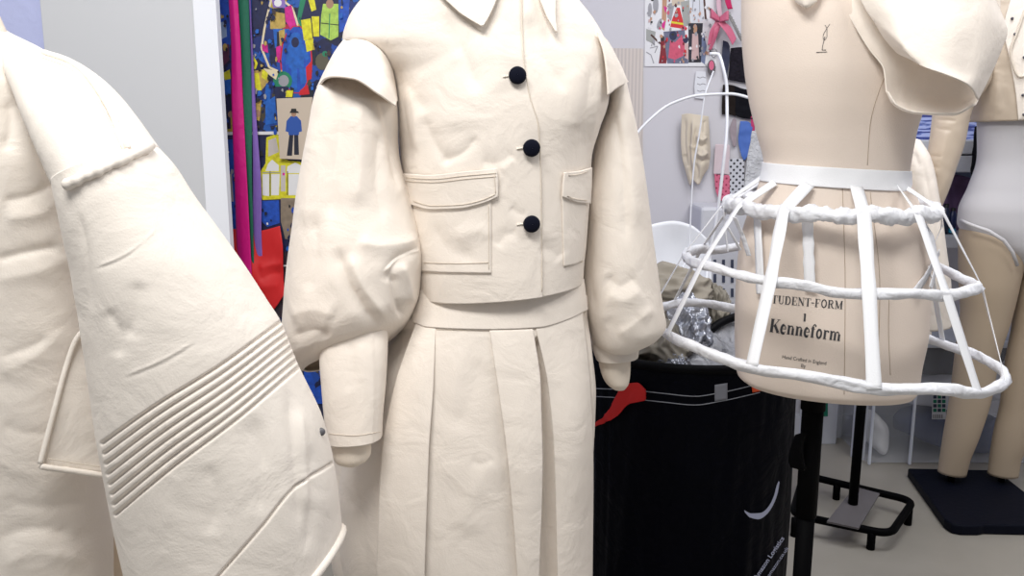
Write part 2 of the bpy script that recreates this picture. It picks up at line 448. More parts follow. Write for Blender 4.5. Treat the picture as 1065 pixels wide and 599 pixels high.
mb = thing('mood_board', 'wall board covered with blue and yellow fashion cut-outs behind the ribbons', 'mood board', tuple(w1(330, 560, 2.545)))
p0 = w1(222, 600, MBY); p1 = w1(420, -40, MBY)
box('backing_board', (w1(222, 300, 2.545)[0], 2.535, p0[2]), (p1[0], 2.549, p1[2]), mat('cork_dark', (.02, .025, .07), .8), mb)
P = Print(2.532)
P.poly([(224, -30), (400, -30), (400, 137), (229, 137)], voro)                       # upper printed sheet
P.poly([(232, 141), (400, 141), (400, 240), (236, 240)], dblue)
P.poly([(233, 145), (262, 145), (262, 238), (236, 238)], blue)
P.poly([(229, 137.3), (400, 135.5), (400, 139), (229, 140.5)], pwhite)               # white join
P.poly([(225, -30), (238, -30), (240, 48), (228, 60)], blue); P.poly([(226, 24), (235, 22), (236, 38), (228, 42)], mat('print_pale', (.3, .42, .6), .5))
P.poly([(262, -30), (283, -30), (276, 36), (262, 40)], dblue)
# outlined group of figures
P.line([(283, -4), (279, 12), (275, 30), (272, 50), (280, 70), (289, 74)], 2.2, pcream)
P.line([(296, 2), (304, 8), (308, 20), (312, 34)], 2.2, pcream)
P.poly([(312, 0), (330, -6), (320, 30), (314, 36), (309, 20)], pgreen)
P.poly([(281, 20), (286, 12), (296, 14), (297, 28), (290, 31), (281, 30)], ochre); P.poly([(296, 8), (303, 5), (308, 26), (302, 30), (297, 22)], mag)
P.poly([(284, 30), (307, 30), (305, 50), (286, 50)], bblue); P.poly([(290, 32), (296, 30), (297, 48), (291, 48)], ochre); P.poly([(288, 33), (290, 33), (291, 50), (288, 50)], pblack)
P.poly([(287, 49), (292, 47), (293, 66), (288, 64)], mag); P.poly([(281, 50), (286, 54), (288, 70), (280, 62)], dblue); P.poly([(293, 50), (298, 48), (297, 66), (292, 70)], ochre)
P.poly([(282, -6), (296, -6), (297, 8), (284, 8)], lpurple); P.ell(289, 3, 4, 4, pwhite)
P.poly([(272, 46), (278, 46), (279, 55), (273, 53)], mag)
# blue hooded figure with red trim
P.ell(308, 62, 17, 36, redp, rot=.02); P.ell(308, 62, 15.5, 35, blue, rot=.02)
P.poly([(300, 46), (315, 46), (322, 60), (319, 63), (316, 60), (316, 71), (301, 71), (300, 66), (297, 68), (298, 56)], bblue)
P.ell(307.5, 42, 7, 8.5, bblue); P.ell(307, 44, 4, 5.5, dblue)
P.poly([(303, 71), (309, 71), (309, 93), (303, 94)], bblue); P.poly([(311, 71), (318, 71), (319, 86), (313, 88)], bblue)
P.poly([(318, 70), (325, 62), (324, 82), (319, 84)], redp); P.poly([(312, 94), (320, 88), (322, 98), (311, 99)], redp); P.poly([(302, 90), (306, 92), (305, 99), (301, 99)], pblack)
# yellow and lime figures
P.poly([(318, 0), (334, -4), (337, 20), (325, 24), (313, 20)], dblue); P.poly([(319, -6), (326, -6), (329, 10), (324, 12)], yel)
P.poly([(313, 21), (323, 19), (325, 40), (316, 42)], yel); P.poly([(324, 17), (332, 17), (332, 38), (326, 38)], yel); P.poly([(317, 42), (326, 40), (325, 52), (319, 54)], yel)
P.poly([(336, 4), (352, 4), (352, 38), (344, 42), (333, 36), (334, 16)], lime); P.ell(343, 4, 4, 5, skin); P.line([(334, 24), (352, 26)], 1, pblack); P.line([(343, 14), (342, 40)], 1, pgreen)
P.poly([(352, 0), (364, -6), (362, 30), (353, 34)], blue)
P.poly([(326, 46), (336, 40), (345, 46), (342, 58), (330, 60)], dblue); P.ell(335, 64, 7, 9, mat('print_khaki', (.10, .09, .06), .5)); P.ell(338, 56, 3, 3, pgreen)
# small figures left
P.poly([(259, 58), (263, 56), (268, 66), (266, 72), (260, 72)], yel); P.poly([(261, 74), (276, 72), (280, 84), (272, 94), (264, 94)], ochre); P.poly([(264, 76), (269, 76), (272, 94), (266, 94)], yel)
P.poly([(273, 72), (279, 76), (277, 84), (272, 80)], yel); P.poly([(277, 86), (282, 92), (280, 110), (274, 108)], bblue)
P.poly([(232, 76), (239, 72), (240, 84), (234, 84)], yel); P.poly([(231, 84), (240, 82), (240, 98), (233, 96)], bblue); P.poly([(232, 46), (238, 46), (239, 62), (231, 70)], mat('print_plum', (.10, .02, .06), .5)); P.ell(234, 49, 2.5, 4, ochre)
P.ell(294, 84, 10, 10, pgreen); P.ell(295, 84, 5.5, 6, pgrey); P.poly([(286, 90), (300, 90), (301, 104), (286, 104)], dblue); P.poly([(298, 94), (305, 94), (304, 101), (297, 101)], yel)
P.poly([(274, 71), (290, 74), (287, 83), (280, 78)], pcream)
P.poly([(265, 108), (272, 104), (270, 126), (265, 124)], ochre); P.ell(268, 118, 3, 4, skin); P.poly([(276, 106), (286, 100), (288, 128), (276, 130)], bblue)
P.poly([(231, 104), (239, 100), (240, 134), (232, 134)], dblue); P.ell(240, 119, 3, 3.5, skin)
# lower sheet: yellow outlined vest
P.poly([(277, 143), (288, 139), (293, 146), (293, 164), (300, 167), (312, 168), (316, 172), (312, 206), (273, 208), (270, 199), (267, 196), (271, 178), (276, 170)], yel)
P.poly([(279, 146), (287, 143), (290, 158), (279, 163)], mat('print_bone', (.55, .50, .47), .5))
P.poly([(279, 170), (283, 166), (290, 172), (290, 178), (276, 178)], pwhite); P.poly([(299, 173), (307, 169), (313, 172), (312, 180), (298, 180)], pwhite)
P.poly([(273, 181), (280, 181), (280, 204), (273, 203)], pwhite); P.poly([(282, 181), (291, 181), (290, 203), (282, 203)], pwhite); P.poly([(300, 181), (311, 181), (309, 203), (300, 203)], pwhite)
P.poly([(292, 172), (297, 172), (297, 199), (292, 199)], mat('print_bone'  , (.55, .5, .47), .5)); P.ell(295, 181, 1.3, 1.6, mag)
P.line([(281, 178), (281, 204)], .9, pblack); P.line([(299, 178), (299, 203)], .9, pblack); P.line([(273, 179.5), (291, 179.5)], .8, pgrey)
P.poly([(235, 183), (241, 180), (243, 210), (235, 208)], mat('print_stone', (.45, .40, .39), .5))
P.poly([(271, 209), (290, 208), (291, 232), (278, 236), (270, 228)], blue)
P.poly([(292, 206), (330, 206), (330, 262), (300, 262), (292, 230)], mat('print_camel', (.24, .19, .14), .5, var=.5, vscale=50))
P.poly([(232, 240), (400, 262), (400, 420), (232, 420)], dblue); P.poly([(232, 262), (400, 262), (400, 330), (232, 330)], mat('print_umber', (.03, .02, .03), .5))
P.poly([(316, 360), (340, 360), (340, 420), (316, 420)], blue); P.poly([(320, 372), (330, 376), (334, 400), (328, 404)], voro)
P.line([(293, 276.5), (320, 275)], 1.6, pwhite)
rnd = random.Random(3)
for _ in range(420):
    px_, py_ = rnd.uniform(230, 356), rnd.uniform(-5, 260)
    if 287 < px_ < 326 and 100 < py_ < 168 or 272 < px_ < 314 and 142 < py_ < 208 or 298 < px_ < 324 and 34 < py_ < 95 or 312 < px_ < 354 and py_ < 42: continue
    r_ = rnd.uniform(.8, 2.6); m_ = rnd.choice([dblue, dblue, pblack, blue, bblue, pgrey, ochre, dblue, mat('print_umber_speck', (.05, .03, .03), .5), pwhite if r_ < 1.2 else pblack])
    a_ = rnd.uniform(0, 6.3); P.poly([(px_ + r_ * rnd.uniform(.5, 1.3) * math.cos(a_ + k * 1.257), py_ + 1.5 * r_ * rnd.uniform(.5, 1.3) * math.sin(a_ + k * 1.257)) for k in range(5)], m_)
P.build('printed_collage', mb)

# card with man in blue coat
Pc = Print(2.515)
Pc.poly([(287.5, 102.5), (325, 101), (318, 166), (291, 165)], pbeige)
Pc.person(305.5, 113, 49, mat('card_blue', (.02, .08, .35), .5), mat('card_navy', (.012, .014, .03), .5), skin, hat=pblack, lean=-1)
Pc.poly([(301, 117.5), (311, 117.5), (310, 115.7), (302, 115.7)], pblack)
for d_ in (0,):
    pass
oc = Pc.build('photo_card'); tag(oc, 'beige photo card of a person in blue coat and hat on the mood board', 'card')
md = oc.modifiers.new('thickness', 'SOLIDIFY'); md.thickness = .0005; md.offset = -1

# hanging ribbons
def ribbon(name, L, R, Y, m, label):
    rows = [[(a[0], a[1], Y + (math.sin(i * 2.1) * .004)), ((a[0] + b_[0]) / 2, (a[1] + b_[1]) / 2, Y - .003), (b_[0], b_[1], Y + math.sin(i * 1.3) * .004)] for i, (a, b_) in enumerate(zip(L, R))]
    o = sheet(name, patch(rows, 10, 70), m, thick=.0012); return tag(o, label, 'ribbon', 'ribbons hanging on the mood board')
rib_m = mat('ribbon_magenta', (.58, .0, .19), .5, bump=(30, .002, 2)); rib_g = mat('ribbon_green', (.005, .115, .065), .7, bump=(120, .001, 2)); rib_p = mat('ribbon_purple', (.20, .11, .42), .55, bump=(30, .002, 2))
rib_n = mat('ribbon_grey', (.22, .25, .38), .55)
ribbon('magenta_ribbon', [(236, -30), (240, 40), (241, 110), (244, 190), (247, 270), (250, 330)], [(245, -30), (250, 40), (253, 110), (257, 190), (261, 270), (264, 330)], 2.50, rib_m, 'bright magenta ribbon hanging leftmost on the mood board')
ribbon('green_ribbon', [(245, -30), (248, 40), (252, 110), (257, 190), (259, 250), (262, 330)], [(257.5, -30), (260, 40), (262, 110), (262, 190), (263.5, 250), (266, 330)], 2.512, rib_g, 'dark green grosgrain ribbon hanging between the magenta and purple ribbons')
ribbon('purple_ribbon', [(257.5, -30), (260, 40), (262, 110), (263, 190), (262.5, 250), (266, 330)], [(259.5, -30), (262.5, 40), (266, 110), (271.5, 190), (272, 250), (276, 330)], 2.518, rib_p, 'purple ribbon hanging rightmost of the three, widening towards its lower end')
# red cloth pinned under them
rc = patch([[(222, 246, 2.522), (240, 238, 2.518), (268, 240, 2.52), (291, 235, 2.518)],
            [(222, 268, 2.52), (244, 268, 2.50), (270, 266, 2.515), (294, 258, 2.51)],
            [(232, 300, 2.52), (250, 300, 2.51), (272, 294, 2.50), (295, 290, 2.52)],
            [(240, 322, 2.52), (255, 322, 2.50), (280, 324, 2.51), (296, 306, 2.515)]], 60, 60)
rc = crease(rc, [('r', [(268, 280), (280, 276), (296, 274)], 4, .006), ('v', [(268, 292), (285, 284), (296, 284)], 5, .006), ('v', [(236, 250), (246, 275), (252, 300)], 4, .005), ('r', [(262, 300), (292, 296)], 5, .004)], closed=False)
tag(sheet('red_fabric', rc, mat('red_cloth', (.60, .012, .014), .55), thick=.002), 'bright red folded fabric pinned at the foot of the ribbons', 'fabric')

# ================================================================== PIN-UPS ON THE REAR WALL (right of the jacket)
PY = WY - .004
def pin(P_, name, label, cat, group=None):
    o = P_.build(name); tag(o, label, cat, group); m_ = o.modifiers.new('thickness', 'SOLIDIFY'); m_.thickness = .001; m_.offset = -1; return o
strip = bpy.data.materials.new('striped_card'); strip.use_nodes = True
nt = strip.node_tree; b = nt.nodes['Principled BSDF']; b.inputs['Roughness'].default_value = .8
tc = nt.nodes.new('ShaderNodeTexCoord'); wv = nt.nodes.new('ShaderNodeTexWave'); wv.inputs['Scale'].default_value = 22; wv.bands_direction = 'X'
rp = nt.nodes.new('ShaderNodeValToRGB'); rp.color_ramp.elements[0].color = (.50, .45, .43, 1); rp.color_ramp.elements[1].color = (.62, .56, .52, 1)
nt.links.new(tc.outputs['Object'], wv.inputs['Vector']); nt.links.new(wv.outputs['Fac'], rp.inputs[0]); nt.links.new(rp.outputs[0], b.inputs['Base Color'])
q = Print(PY); q.poly([(636, 50), (668, 50), (684, 232), (684, 244), (640, 244)], strip); 
q = Print(PY); q.poly([(636, 50), (669, 50.5), (668.5, 150), (670, 244), (636, 244)], strip)
pin(q, 'striped_panel', 'pale beige pinstriped panel on the wall just right of the jacket shoulder', 'panel')
q = Print(PY)
pw = mat('sheet_white', (.70, .70, .73), .7)
q.poly([(670.5, -40), (746, -40), (745, 69), (670.5, 69)], pw)
q.ell(676, 10, 2.2, 7, pgrey); q.ell(682, 5, 3, 9, pgrey); q.ell(686, 25, 2.5, 6, pgrey, rot=.3); q.line([(676, 14), (677, 26)], 1, pgrey)
q.poly([(689, -10), (694, -10), (693, 20), (691, 32), (688, 30)], mat('sheet_tan', (.45, .25, .16), .6)); q.poly([(690, 6), (694, 8), (692, 14)], mag); q.poly([(689, 22), (692, 22), (691, 30), (688, 28)], mag)
q.poly([(695, 4), (702, 2), (698, 22), (694, 18)], pgrey); q.poly([(697, -20), (712, -20), (712, 5), (699, 6)], pbeige)
q.poly([(704, 8), (707, 8), (711, 24), (711, 30), (697, 28), (699, 20)], redp); q.line([(698, 23), (711, 25)], 2, yel); q.poly([(708, 2), (717, 0), (718, 26), (711, 28)], mat('sheet_grey', (.32, .33, .32), .6))
q.poly([(672, 30), (682, 33), (680, 46), (672, 42)], mat('sheet_grey'  , (.32, .33, .32), .6)); q.line([(677, 36), (684, 43), (688, 46)], 2, mat('sheet_brown', (.06, .02, .015), .6))
q.poly([(687, 40), (692, 38), (695, 50), (693, 66), (685, 66), (687, 52)], mat('sheet_maroon', (.20, .008, .02), .6)); q.ell(689, 40, 2, 3, pblack)
q.poly([(690, 33), (712, 31), (716, 66), (694, 66)], mat('sheet_slate', (.13, .14, .22), .6, var=.5, vscale=60))
q.poly([(697, 42), (702, 44), (708, 38), (713, 42), (711, 58), (702, 62), (695, 60)], mat('sheet_pink', (.55, .08, .15), .6, var=.3, vscale=80)); q.ell(700, 37, 4, 5, dblue); q.ell(713, 41, 3, 4, dblue)
q.poly([(716, 24), (731, 24), (729, 65), (716, 65)], mat('sheet_night', (.01, .01, .025), .6)); q.poly([(720, 35), (726, 35), (727, 62), (719, 62)], mat('sheet_rose', (.55, .38, .38), .6)); q.ell(723, 30, 2.2, 5, mat('sheet_tan', (.45, .25, .16), .6))
q.poly([(712, 45), (716, 45), (716, 62), (712, 60)], mat('sheet_rose', (.5, .3, .3), .6))
q.poly([(718, -20), (732, -20), (731, 22), (719, 24)], mat('sheet_pale', (.60, .62, .68), .6)); q.line([(722, -10), (720, 12)], .8, pgrey); q.line([(727, -10), (728, 18)], .8, pgrey); q.line([(732, -5), (734, 20)], 2, mat('sheet_brown', (.06, .02, .015), .6))
q.poly([(730, 38), (732, 34), (735, 48), (733, 67), (729, 64)], mat('sheet_denim', (.16, .20, .33), .6, var=.4, vscale=60))
q.line([(672, 54), (677, 57), (680, 66)], 1, pgrey); q.line([(676, 50), (684, 48), (681, 55)], 1, pgrey)
rnd = random.Random(8)
for _ in range(150):
    px_, py_ = rnd.uniform(673, 742), rnd.uniform(-5, 66)
    if 673 < px_ < 685 and py_ > 48: continue
    r_ = rnd.uniform(.6, 1.8); a_ = rnd.uniform(0, 6.3)
    pool = [pgrey, pgrey, pblack, pw, mat('sheet_tan', (.45, .25, .16), .6)] + ([redp, mat('sheet_pink', (.55, .08, .15), .6), mat('sheet_maroon', (.2, .008, .02), .6), mat('sheet_pink', (.55, .08, .15), .6)] if 686 < px_ < 714 else [mat('sheet_rose', (.5, .3, .3), .6)])
    q.poly([(px_ + r_ * rnd.uniform(.5, 1.2) * math.cos(a_ + k * 1.257), py_ + 1.6 * r_ * rnd.uniform(.5, 1.2) * math.sin(a_ + k * 1.257)) for k in range(5)], rnd.choice(pool))
pin(q, 'illustration_collage', 'white sheet of red, pink and grey fashion cut-outs pinned high on the wall', 'poster')

# pink bow: real loops and tails
pinkm = mat('pink_satin', (.56, .13, .22), .45, bump=(25, .004, 2)); magm = mat('crimson_satin', (.50, .01, .10), .45)
bow = thing('ribbon_bow', 'dusty pink ribbon tied in a bow, pinned right of the collage sheet', 'bow', tuple(w1(748, 22, 3.47)))
sheet('loop', patch([[(748, 18, 3.45), (740, 9, 3.43), (739, 14, 3.47), (747, 22, 3.46)], [(748, 22, 3.45), (740, 18, 3.43), (739, 19, 3.47), (747, 24, 3.46)]], 30, 8), pinkm, bow, thick=.002)
sheet('loop', patch([[(748, 18, 3.45), (757, 11, 3.43), (758, 14, 3.47), (749, 22, 3.46)], [(748, 23, 3.45), (757, 21, 3.43), (758, 21, 3.47), (749, 24, 3.46)]], 30, 8), pinkm, bow, thick=.002)
sheet('tail', patch([[(744, 22, 3.46), (750, 22, 3.455)], [(738, 34, 3.45), (746, 34, 3.465)], [(736, 47, 3.45), (742, 45, 3.46)]], 14, 24), pinkm, bow, thick=.001)
sheet('tail', patch([[(747, 24, 3.45), (753, 22, 3.455)], [(755, 34, 3.44), (760, 28, 3.465)], [(762, 47, 3.45), (766, 40, 3.46)]], 14, 24), pinkm, bow, thick=.001)
sheet('tail', patch([[(744, 26, 3.46), (750, 26, 3.455)], [(741, 40, 3.45), (745, 40, 3.465)], [(737, 52, 3.45), (740, 52, 3.46)]], 14, 24), pinkm, bow, thick=.001)
tag(sheet('crimson_ribbon', patch([[(752, -30, 3.47), (759, -30, 3.465)], [(754, 0, 3.46), (760, 0, 3.47)], [(757, 10, 3.465), (762, 9, 3.47)]], 12, 20), magm, thick=.001), 'short crimson ribbon end hanging above the pink bow', 'ribbon')
tag(sheet('pale_pink_ribbon', patch([[(745, -30, 3.48), (750, -30, 3.475)], [(745, 0, 3.475), (750, 0, 3.48)], [(747, 18, 3.475), (751, 18, 3.48)]], 12, 20), mat('palepink', (.62, .42, .50), .5), thick=.001), 'pale mauve ribbon strip running up behind the pink bow', 'ribbon')
# braid trim
P0 = smooth_path([w1(758, 14, 3.48), w1(764, 26, 3.47), w1(772, 42, 3.48)], 40)
off = np.stack([np.cos(np.arange(40) * 1.3), np.zeros(40), np.sin(np.arange(40) * 1.3)], -1) * .005
tag(tubes('braided_trim', [(P0 + off, .003), (P0 - off, .003)], mat('braid', (.25, .25, .25), .5)), 'twisted grey and white braid trim hanging diagonally beside the bow', 'trim')
# keyring charm
kr = thing('keyring_charm', 'silver key ring with a pink charm pinned below the pink bow', 'keyring', tuple(w1(741, 55, 3.48)))
c0 = w1(742.5, 55, 3.485); tt = np.linspace(0, 2 * math.pi, 25)
tubes('ring', [(np.stack([c0[0] + .011 * np.cos(tt), np.full(25, c0[1]), c0[2] + .016 * np.sin(tt)], -1), .0022)], mat('steel', (.35, .35, .37), .3, metal=.8), kr)
qq = Print(3.482); qq.ell(740, 70, 4.2, 8, mat('charm_dark', (.09, .08, .09), .4)); qq.ell(740, 68, 2.6, 5, mat('charm_pink', (.6, .12, .22), .4)); o = qq.build('charm', kr); m_ = o.modifiers.new('thickness', 'SOLIDIFY'); m_.thickness = .004; m_.offset = -1
# swatches
def swatch(name, rows, m, label, noise_amp=.003, Y=3.485, cat='fabric swatch'):
    V = patch([[(x, y, Y) for x, y in r] for r in rows], 30, 30)
    V = fold_noise(V, noise_amp, 30, seed=len(name) + rows[0][0][0], closed=False)
    return tag(sheet('fabric_swatch', V, m, thick=.0015), label, cat, 'fabric swatches pinned to the rear wall')
blk = mat('black_fabric', (.006, .006, .009), .85, spec=.1); lace = mat('lace_black', (.012, .010, .016), .7, bump=(90, .006, 4), var=.95, vscale=60, spec=.1)
swatch('lace_swatch', [[(760, 50), (770, 49), (782, 52)], [(759, 66), (770, 66), (783, 68)], [(757, 83), (770, 85), (784, 87)]], lace, 'dark embroidered lace swatch pinned above the black fabric pieces')
swatch('navy_swatch', [[(752, 42), (757, 44), (759, 48)], [(751, 54), (755, 56), (759, 58)], [(753, 80), (754, 82), (755, 84)]], mat('navy_cloth', (.015, .02, .055), .6), 'narrow navy satin swatch beside the lace swatch')
swatch('brown_black_swatch', [[(752, 88), (758, 88), (764, 89)], [(751, 104), (758, 104), (765, 106)], [(751, 119), (757, 119), (765, 121)]], mat('brown_black', (.014, .010, .009), .8, spec=.1), 'brownish black fabric swatch left of the larger black one')
swatch('black_swatch', [[(764, 89), (772, 92), (782, 94)], [(765, 106), (773, 106), (783, 108)], [(764, 120), (773, 123), (783, 124)]], blk, 'pleated charcoal black fabric swatch touching the form\'s left shoulder', .006)
swatch('blue_swatch', [[(770, 126), (776, 126), (783, 130)], [(768, 144), (775, 145), (781, 144)], [(771, 162), (774, 167), (777, 163)]], mat('blue_cloth', (.06, .14, .46), .7), 'pointed bright blue fabric swatch hanging below the black swatches')
swatch('grey_pink_swatch', [[(762, 124), (764, 123), (766, 124)], [(759, 134), (763, 136), (766, 134)], [(762, 151), (764, 153), (766, 150)]], mat('greypink', (.30, .25, .28), .7), 'small grey and pink twisted swatch left of the blue one')
swatch('raspberry_swatch', [[(781, 121), (783, 121), (786, 122)], [(781, 128), (783, 128), (785, 129)], [(782, 136), (784, 136), (785, 136)]], mat('raspberry', (.45, .03, .13), .6), 'tiny raspberry scrap above the white lace')
swatch('lace_white_swatch', [[(782, 136), (790, 138), (796, 142)], [(777, 165), (786, 165), (796, 166)], [(774, 194), (785, 196), (800, 196)]], mat('lace_white', (.56, .57, .60), .8, bump=(70, .01, 3), var=.15, vscale=50), 'grey white lace swatch hanging against the form\'s left waist', .005)
dot = bpy.data.materials.new('dotted_white'); dot.use_nodes = True
def dots(name, base, dotc, scale, thr):
    m = bpy.data.materials.new(name); m.use_nodes = True; nt = m.node_tree; b = nt.nodes['Principled BSDF']; b.inputs['Roughness'].default_value = .8
    tc = nt.nodes.new('ShaderNodeTexCoord'); mp = nt.nodes.new('ShaderNodeMapping'); mp.inputs['Rotation'].default_value = (0, .78, 0); mp.inputs['Scale'].default_value = (1, 0, 1)
    v = nt.nodes.new('ShaderNodeTexVoronoi'); v.inputs['Scale'].default_value = scale; v.inputs['Randomness'].default_value = 0
    lt = nt.nodes.new('ShaderNodeMath'); lt.operation = 'LESS_THAN'; lt.inputs[1].default_value = thr
    mx = nt.nodes.new('ShaderNodeMixRGB'); mx.inputs[1].default_value = (*base, 1); mx.inputs[2].default_value = (*dotc, 1)
    nt.links.new(tc.outputs['Object'], mp.inputs[0]); nt.links.new(mp.outputs[0], v.inputs['Vector']); nt.links.new(v.outputs['Distance'], lt.inputs[0]); nt.links.new(lt.outputs[0], mx.inputs[0]); nt.links.new(mx.outputs[0], b.inputs['Base Color']); return m
bpy.data.materials.remove(dot)
swatch('dotted_white_swatch', [[(758, 166), (766, 165), (774, 166)], [(758, 186), (766, 186), (774, 186)], [(758, 205), (766, 206), (774, 207)]], dots('dotted_white', (.52, .53, .58), (.02, .02, .03), 55, .26), 'grey white swatch with small black dots, right of the pink dotted one', .001)
swatch('dotted_pink_swatch', [[(743, 181), (751, 182), (759, 182)], [(744, 196), (752, 196), (759, 196)], [(748, 209), (754, 208), (759, 206)]], dots('dotted_pink', (.58, .13, .22), (.25, .02, .06), 55, .22), 'pink swatch with darker dots pinned under the pale pink tulle', .001)
swatch('tulle_swatch', [[(744, 150), (751, 150), (759, 151)], [(743, 165), (751, 165), (759, 166)], [(742, 181), (751, 181), (759, 182)]], mat('tulle', (.60, .50, .54), .7), 'pale pinkish tulle swatch above the pink dotted swatch', .001)
q = Print(PY - .004); q.poly([(724, 74), (734, 74.5), (735, 90), (733, 103), (723, 102), (722, 90)], mat('note_white', (.68, .69, .74), .7))
for yy in (80, 87, 94): q.line([(725, yy), (728, yy + 1.2), (731, yy), (734, yy + 1)], .9, pgrey)
pin(q, 'paper_note', 'small curled white paper with handwritten lines pinned below the collage sheet', 'paper')
# gathered muslin sample
G = patch([[(709, 119, 3.47), (716, 118, 3.46), (724, 119, 3.465), (731, 120, 3.46), (737, 121, 3.47)],
           [(708, 140, 3.47), (717, 140, 3.45), (724, 140, 3.44), (731, 140, 3.44), (738, 140, 3.47)],
           [(709, 162, 3.47), (716, 162, 3.45), (724, 162, 3.44), (732, 162, 3.43), (739, 162, 3.47)],
           [(713, 178, 3.47), (717, 182, 3.46), (722, 176, 3.45), (728, 180, 3.44), (737, 174, 3.47)],
           [(716, 190, 3.475), (718, 193, 3.47), (720, 186, 3.46), (726, 192, 3.45), (732, 182, 3.47)]], 70, 90)
G = crease(G, [('v', [(719, 122), (717, 150), (720, 190)], 2, .02), ('v', [(726, 130), (722, 150), (724, 172)], 2, .02), ('r', [(724, 140), (730, 146), (735, 141)], 2, .02), ('v', [(724, 147), (730, 152), (736, 149)], 2, .02),
               ('r', [(724, 158), (730, 162), (736, 157)], 2, .02), ('v', [(724, 164), (731, 168), (738, 164)], 2, .02), ('v', [(711, 160), (716, 175)], 2, .012), ('v', [(713, 121), (712, 145), (714, 170)], 1.6, .014), ('v', [(733, 124), (732, 140)], 1.5, .014), ('r', [(721, 122), (719, 160), (722, 180)], 1.5, .016), ('v', [(722, 168), (726, 180), (726, 190)], 1.8, .014), ('r', [(716, 150), (722, 154), (727, 151)], 1.5, .012)], closed=False)
tag(sheet('muslin_sample', G, mat('muslin', (.60, .53, .43), .85), thick=.002), 'gathered cream muslin sample pinned to the wall like a crumpled glove', 'fabric sample')

# ================================================================== REAR RIGHT: shelving, box, white box
wh = mat('shelf_white', (.62, .64, .70), .5); 
su = thing('shelving_unit', 'white open shelving unit against the rear wall above the plastic boxes', 'shelf', (1.95, 3.3, 0))
zt = w1(990, 245, 3.22)[2]; xl = w1(905, 245, 3.22)[0]
box('shelf_board', (xl, 3.2, zt - .045), (2.9, 3.495, zt), wh, su, .003)
zc0 = w1(990, 179, 3.22)[2]; zc1 = w1(990, 146, 3.22)[2]; zcm = w1(990, 161, 3.22)[2]
box('drawer', (xl, 3.2, zc0), (2.9, 3.495, zcm - .003), wh, su, .004); box('drawer', (xl, 3.2, zcm + .003), (2.9, 3.495, zc1), wh, su, .004)
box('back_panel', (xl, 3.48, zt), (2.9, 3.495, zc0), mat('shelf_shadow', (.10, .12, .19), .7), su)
for xx in (xl, 2.86):
    for yy in (3.21, 3.455): box('leg', (xx, yy, 0), (xx + .04, yy + .04, zc1 - .004), wh, su)
box('leg', (w1(1012, 200, 3.22)[0], 3.205, 0), (w1(1017, 200, 3.22)[0], 3.24, zc1 - .004), wh, su)
zpp = zc1
# blue printed paper stack propped on top
bp_ = bpy.data.materials.new('blue_print_paper'); bp_.use_nodes = True; nt = bp_.node_tree; b = nt.nodes['Principled BSDF']
tc = nt.nodes.new('ShaderNodeTexCoord'); mp = nt.nodes.new('ShaderNodeMapping'); mp.inputs['Scale'].default_value = (6, 1, 60); nz = nt.nodes.new('ShaderNodeTexNoise'); nz.inputs['Scale'].default_value = 1.6
rp = nt.nodes.new('ShaderNodeValToRGB'); rp.color_ramp.interpolation = 'CONSTANT'; rp.color_ramp.elements[0].color = (.05, .07, .28, 1); rp.color_ramp.elements[1].position = .5; rp.color_ramp.elements[1].color = (.45, .52, .85, 1); e_ = rp.color_ramp.elements.new(.44); e_.color = (.16, .22, .55, 1)
nt.links.new(tc.outputs['Object'], mp.inputs[0]); nt.links.new(mp.outputs[0], nz.inputs['Vector']); nt.links.new(nz.outputs['Fac'], rp.inputs[0]); nt.links.new(rp.outputs[0], b.inputs['Base Color'])
o = box('patterned_board', (w1(940, 130, 3.4)[0], 3.38, zc1 + .001), (w1(1030, 130, 3.4)[0], 3.40, w1(990, 108, 3.4)[2]), bp_); tag(o, 'blue printed board with thin stripes standing on top of the shelving unit', 'board')
# bottles and pouch on shelf
def lathe(prof, c, n=20):
    V = np.array([[[c[0] + r * math.cos(2*math.pi*j/n), c[1] + r * math.sin(2*math.pi*j/n), c[2] + z] for j in range(n)] for r, z in prof]); return V
for i, (px, top, r, mm, lab, cap) in enumerate([(982.5, 212, .015, mat('bottle_dark', (.02, .03, .07), .3), 'dark ink bottle on the white shelf, left of the pair', .01), (990, 216, .014, mat('bottle_navy', (.015, .025, .09), .3), 'navy bottle with a turquoise label on the white shelf, right of the pair', .01)]):
    c = w1(px, 236, 3.27); zt2 = w1(px, top, 3.27)[2] - zt
    bt_ = thing('ink_bottle', lab, 'bottle', (c[0], 3.27, zt))
    sheet('body', lathe([(.0, 0.001), (r, .001), (r, zt2 * .75), (r * .6, zt2 * .85), (r * .5, zt2 * .9)], (c[0], 3.27, zt)), mm, bt_, closed=True)
    sheet('cap', lathe([(r * .6, zt2 * .88), (r * .6, zt2), (0, zt2)], (c[0], 3.27, zt)), pblack, bt_, closed=True)
    if i == 1: sheet('label', lathe([(r * 1.03, .006), (r * 1.03, .022)], (c[0], 3.27, zt)), mat('turq', (.03, .35, .55), .4), bt_, closed=True)
cpt = w1(984, 190, 3.4)
o = sheet('pink_pouch', np.array([[[cpt[0] - .06 + .12 * u + .004 * math.sin(9 * v), 3.36 + .02 * math.cos(6 * u + 3 * v), zt + .002 + .22 * v * (1 - .15 * abs(u - .5))] for u in np.linspace(0, 1, 20)] for v in np.linspace(0, 1, 20)]), mat('pouch_plum', (.10, .05, .13), .6, var=.6, vscale=18), thick=.01)
tag(o, 'dark plum patterned pouch standing at the back of the white shelf', 'pouch')

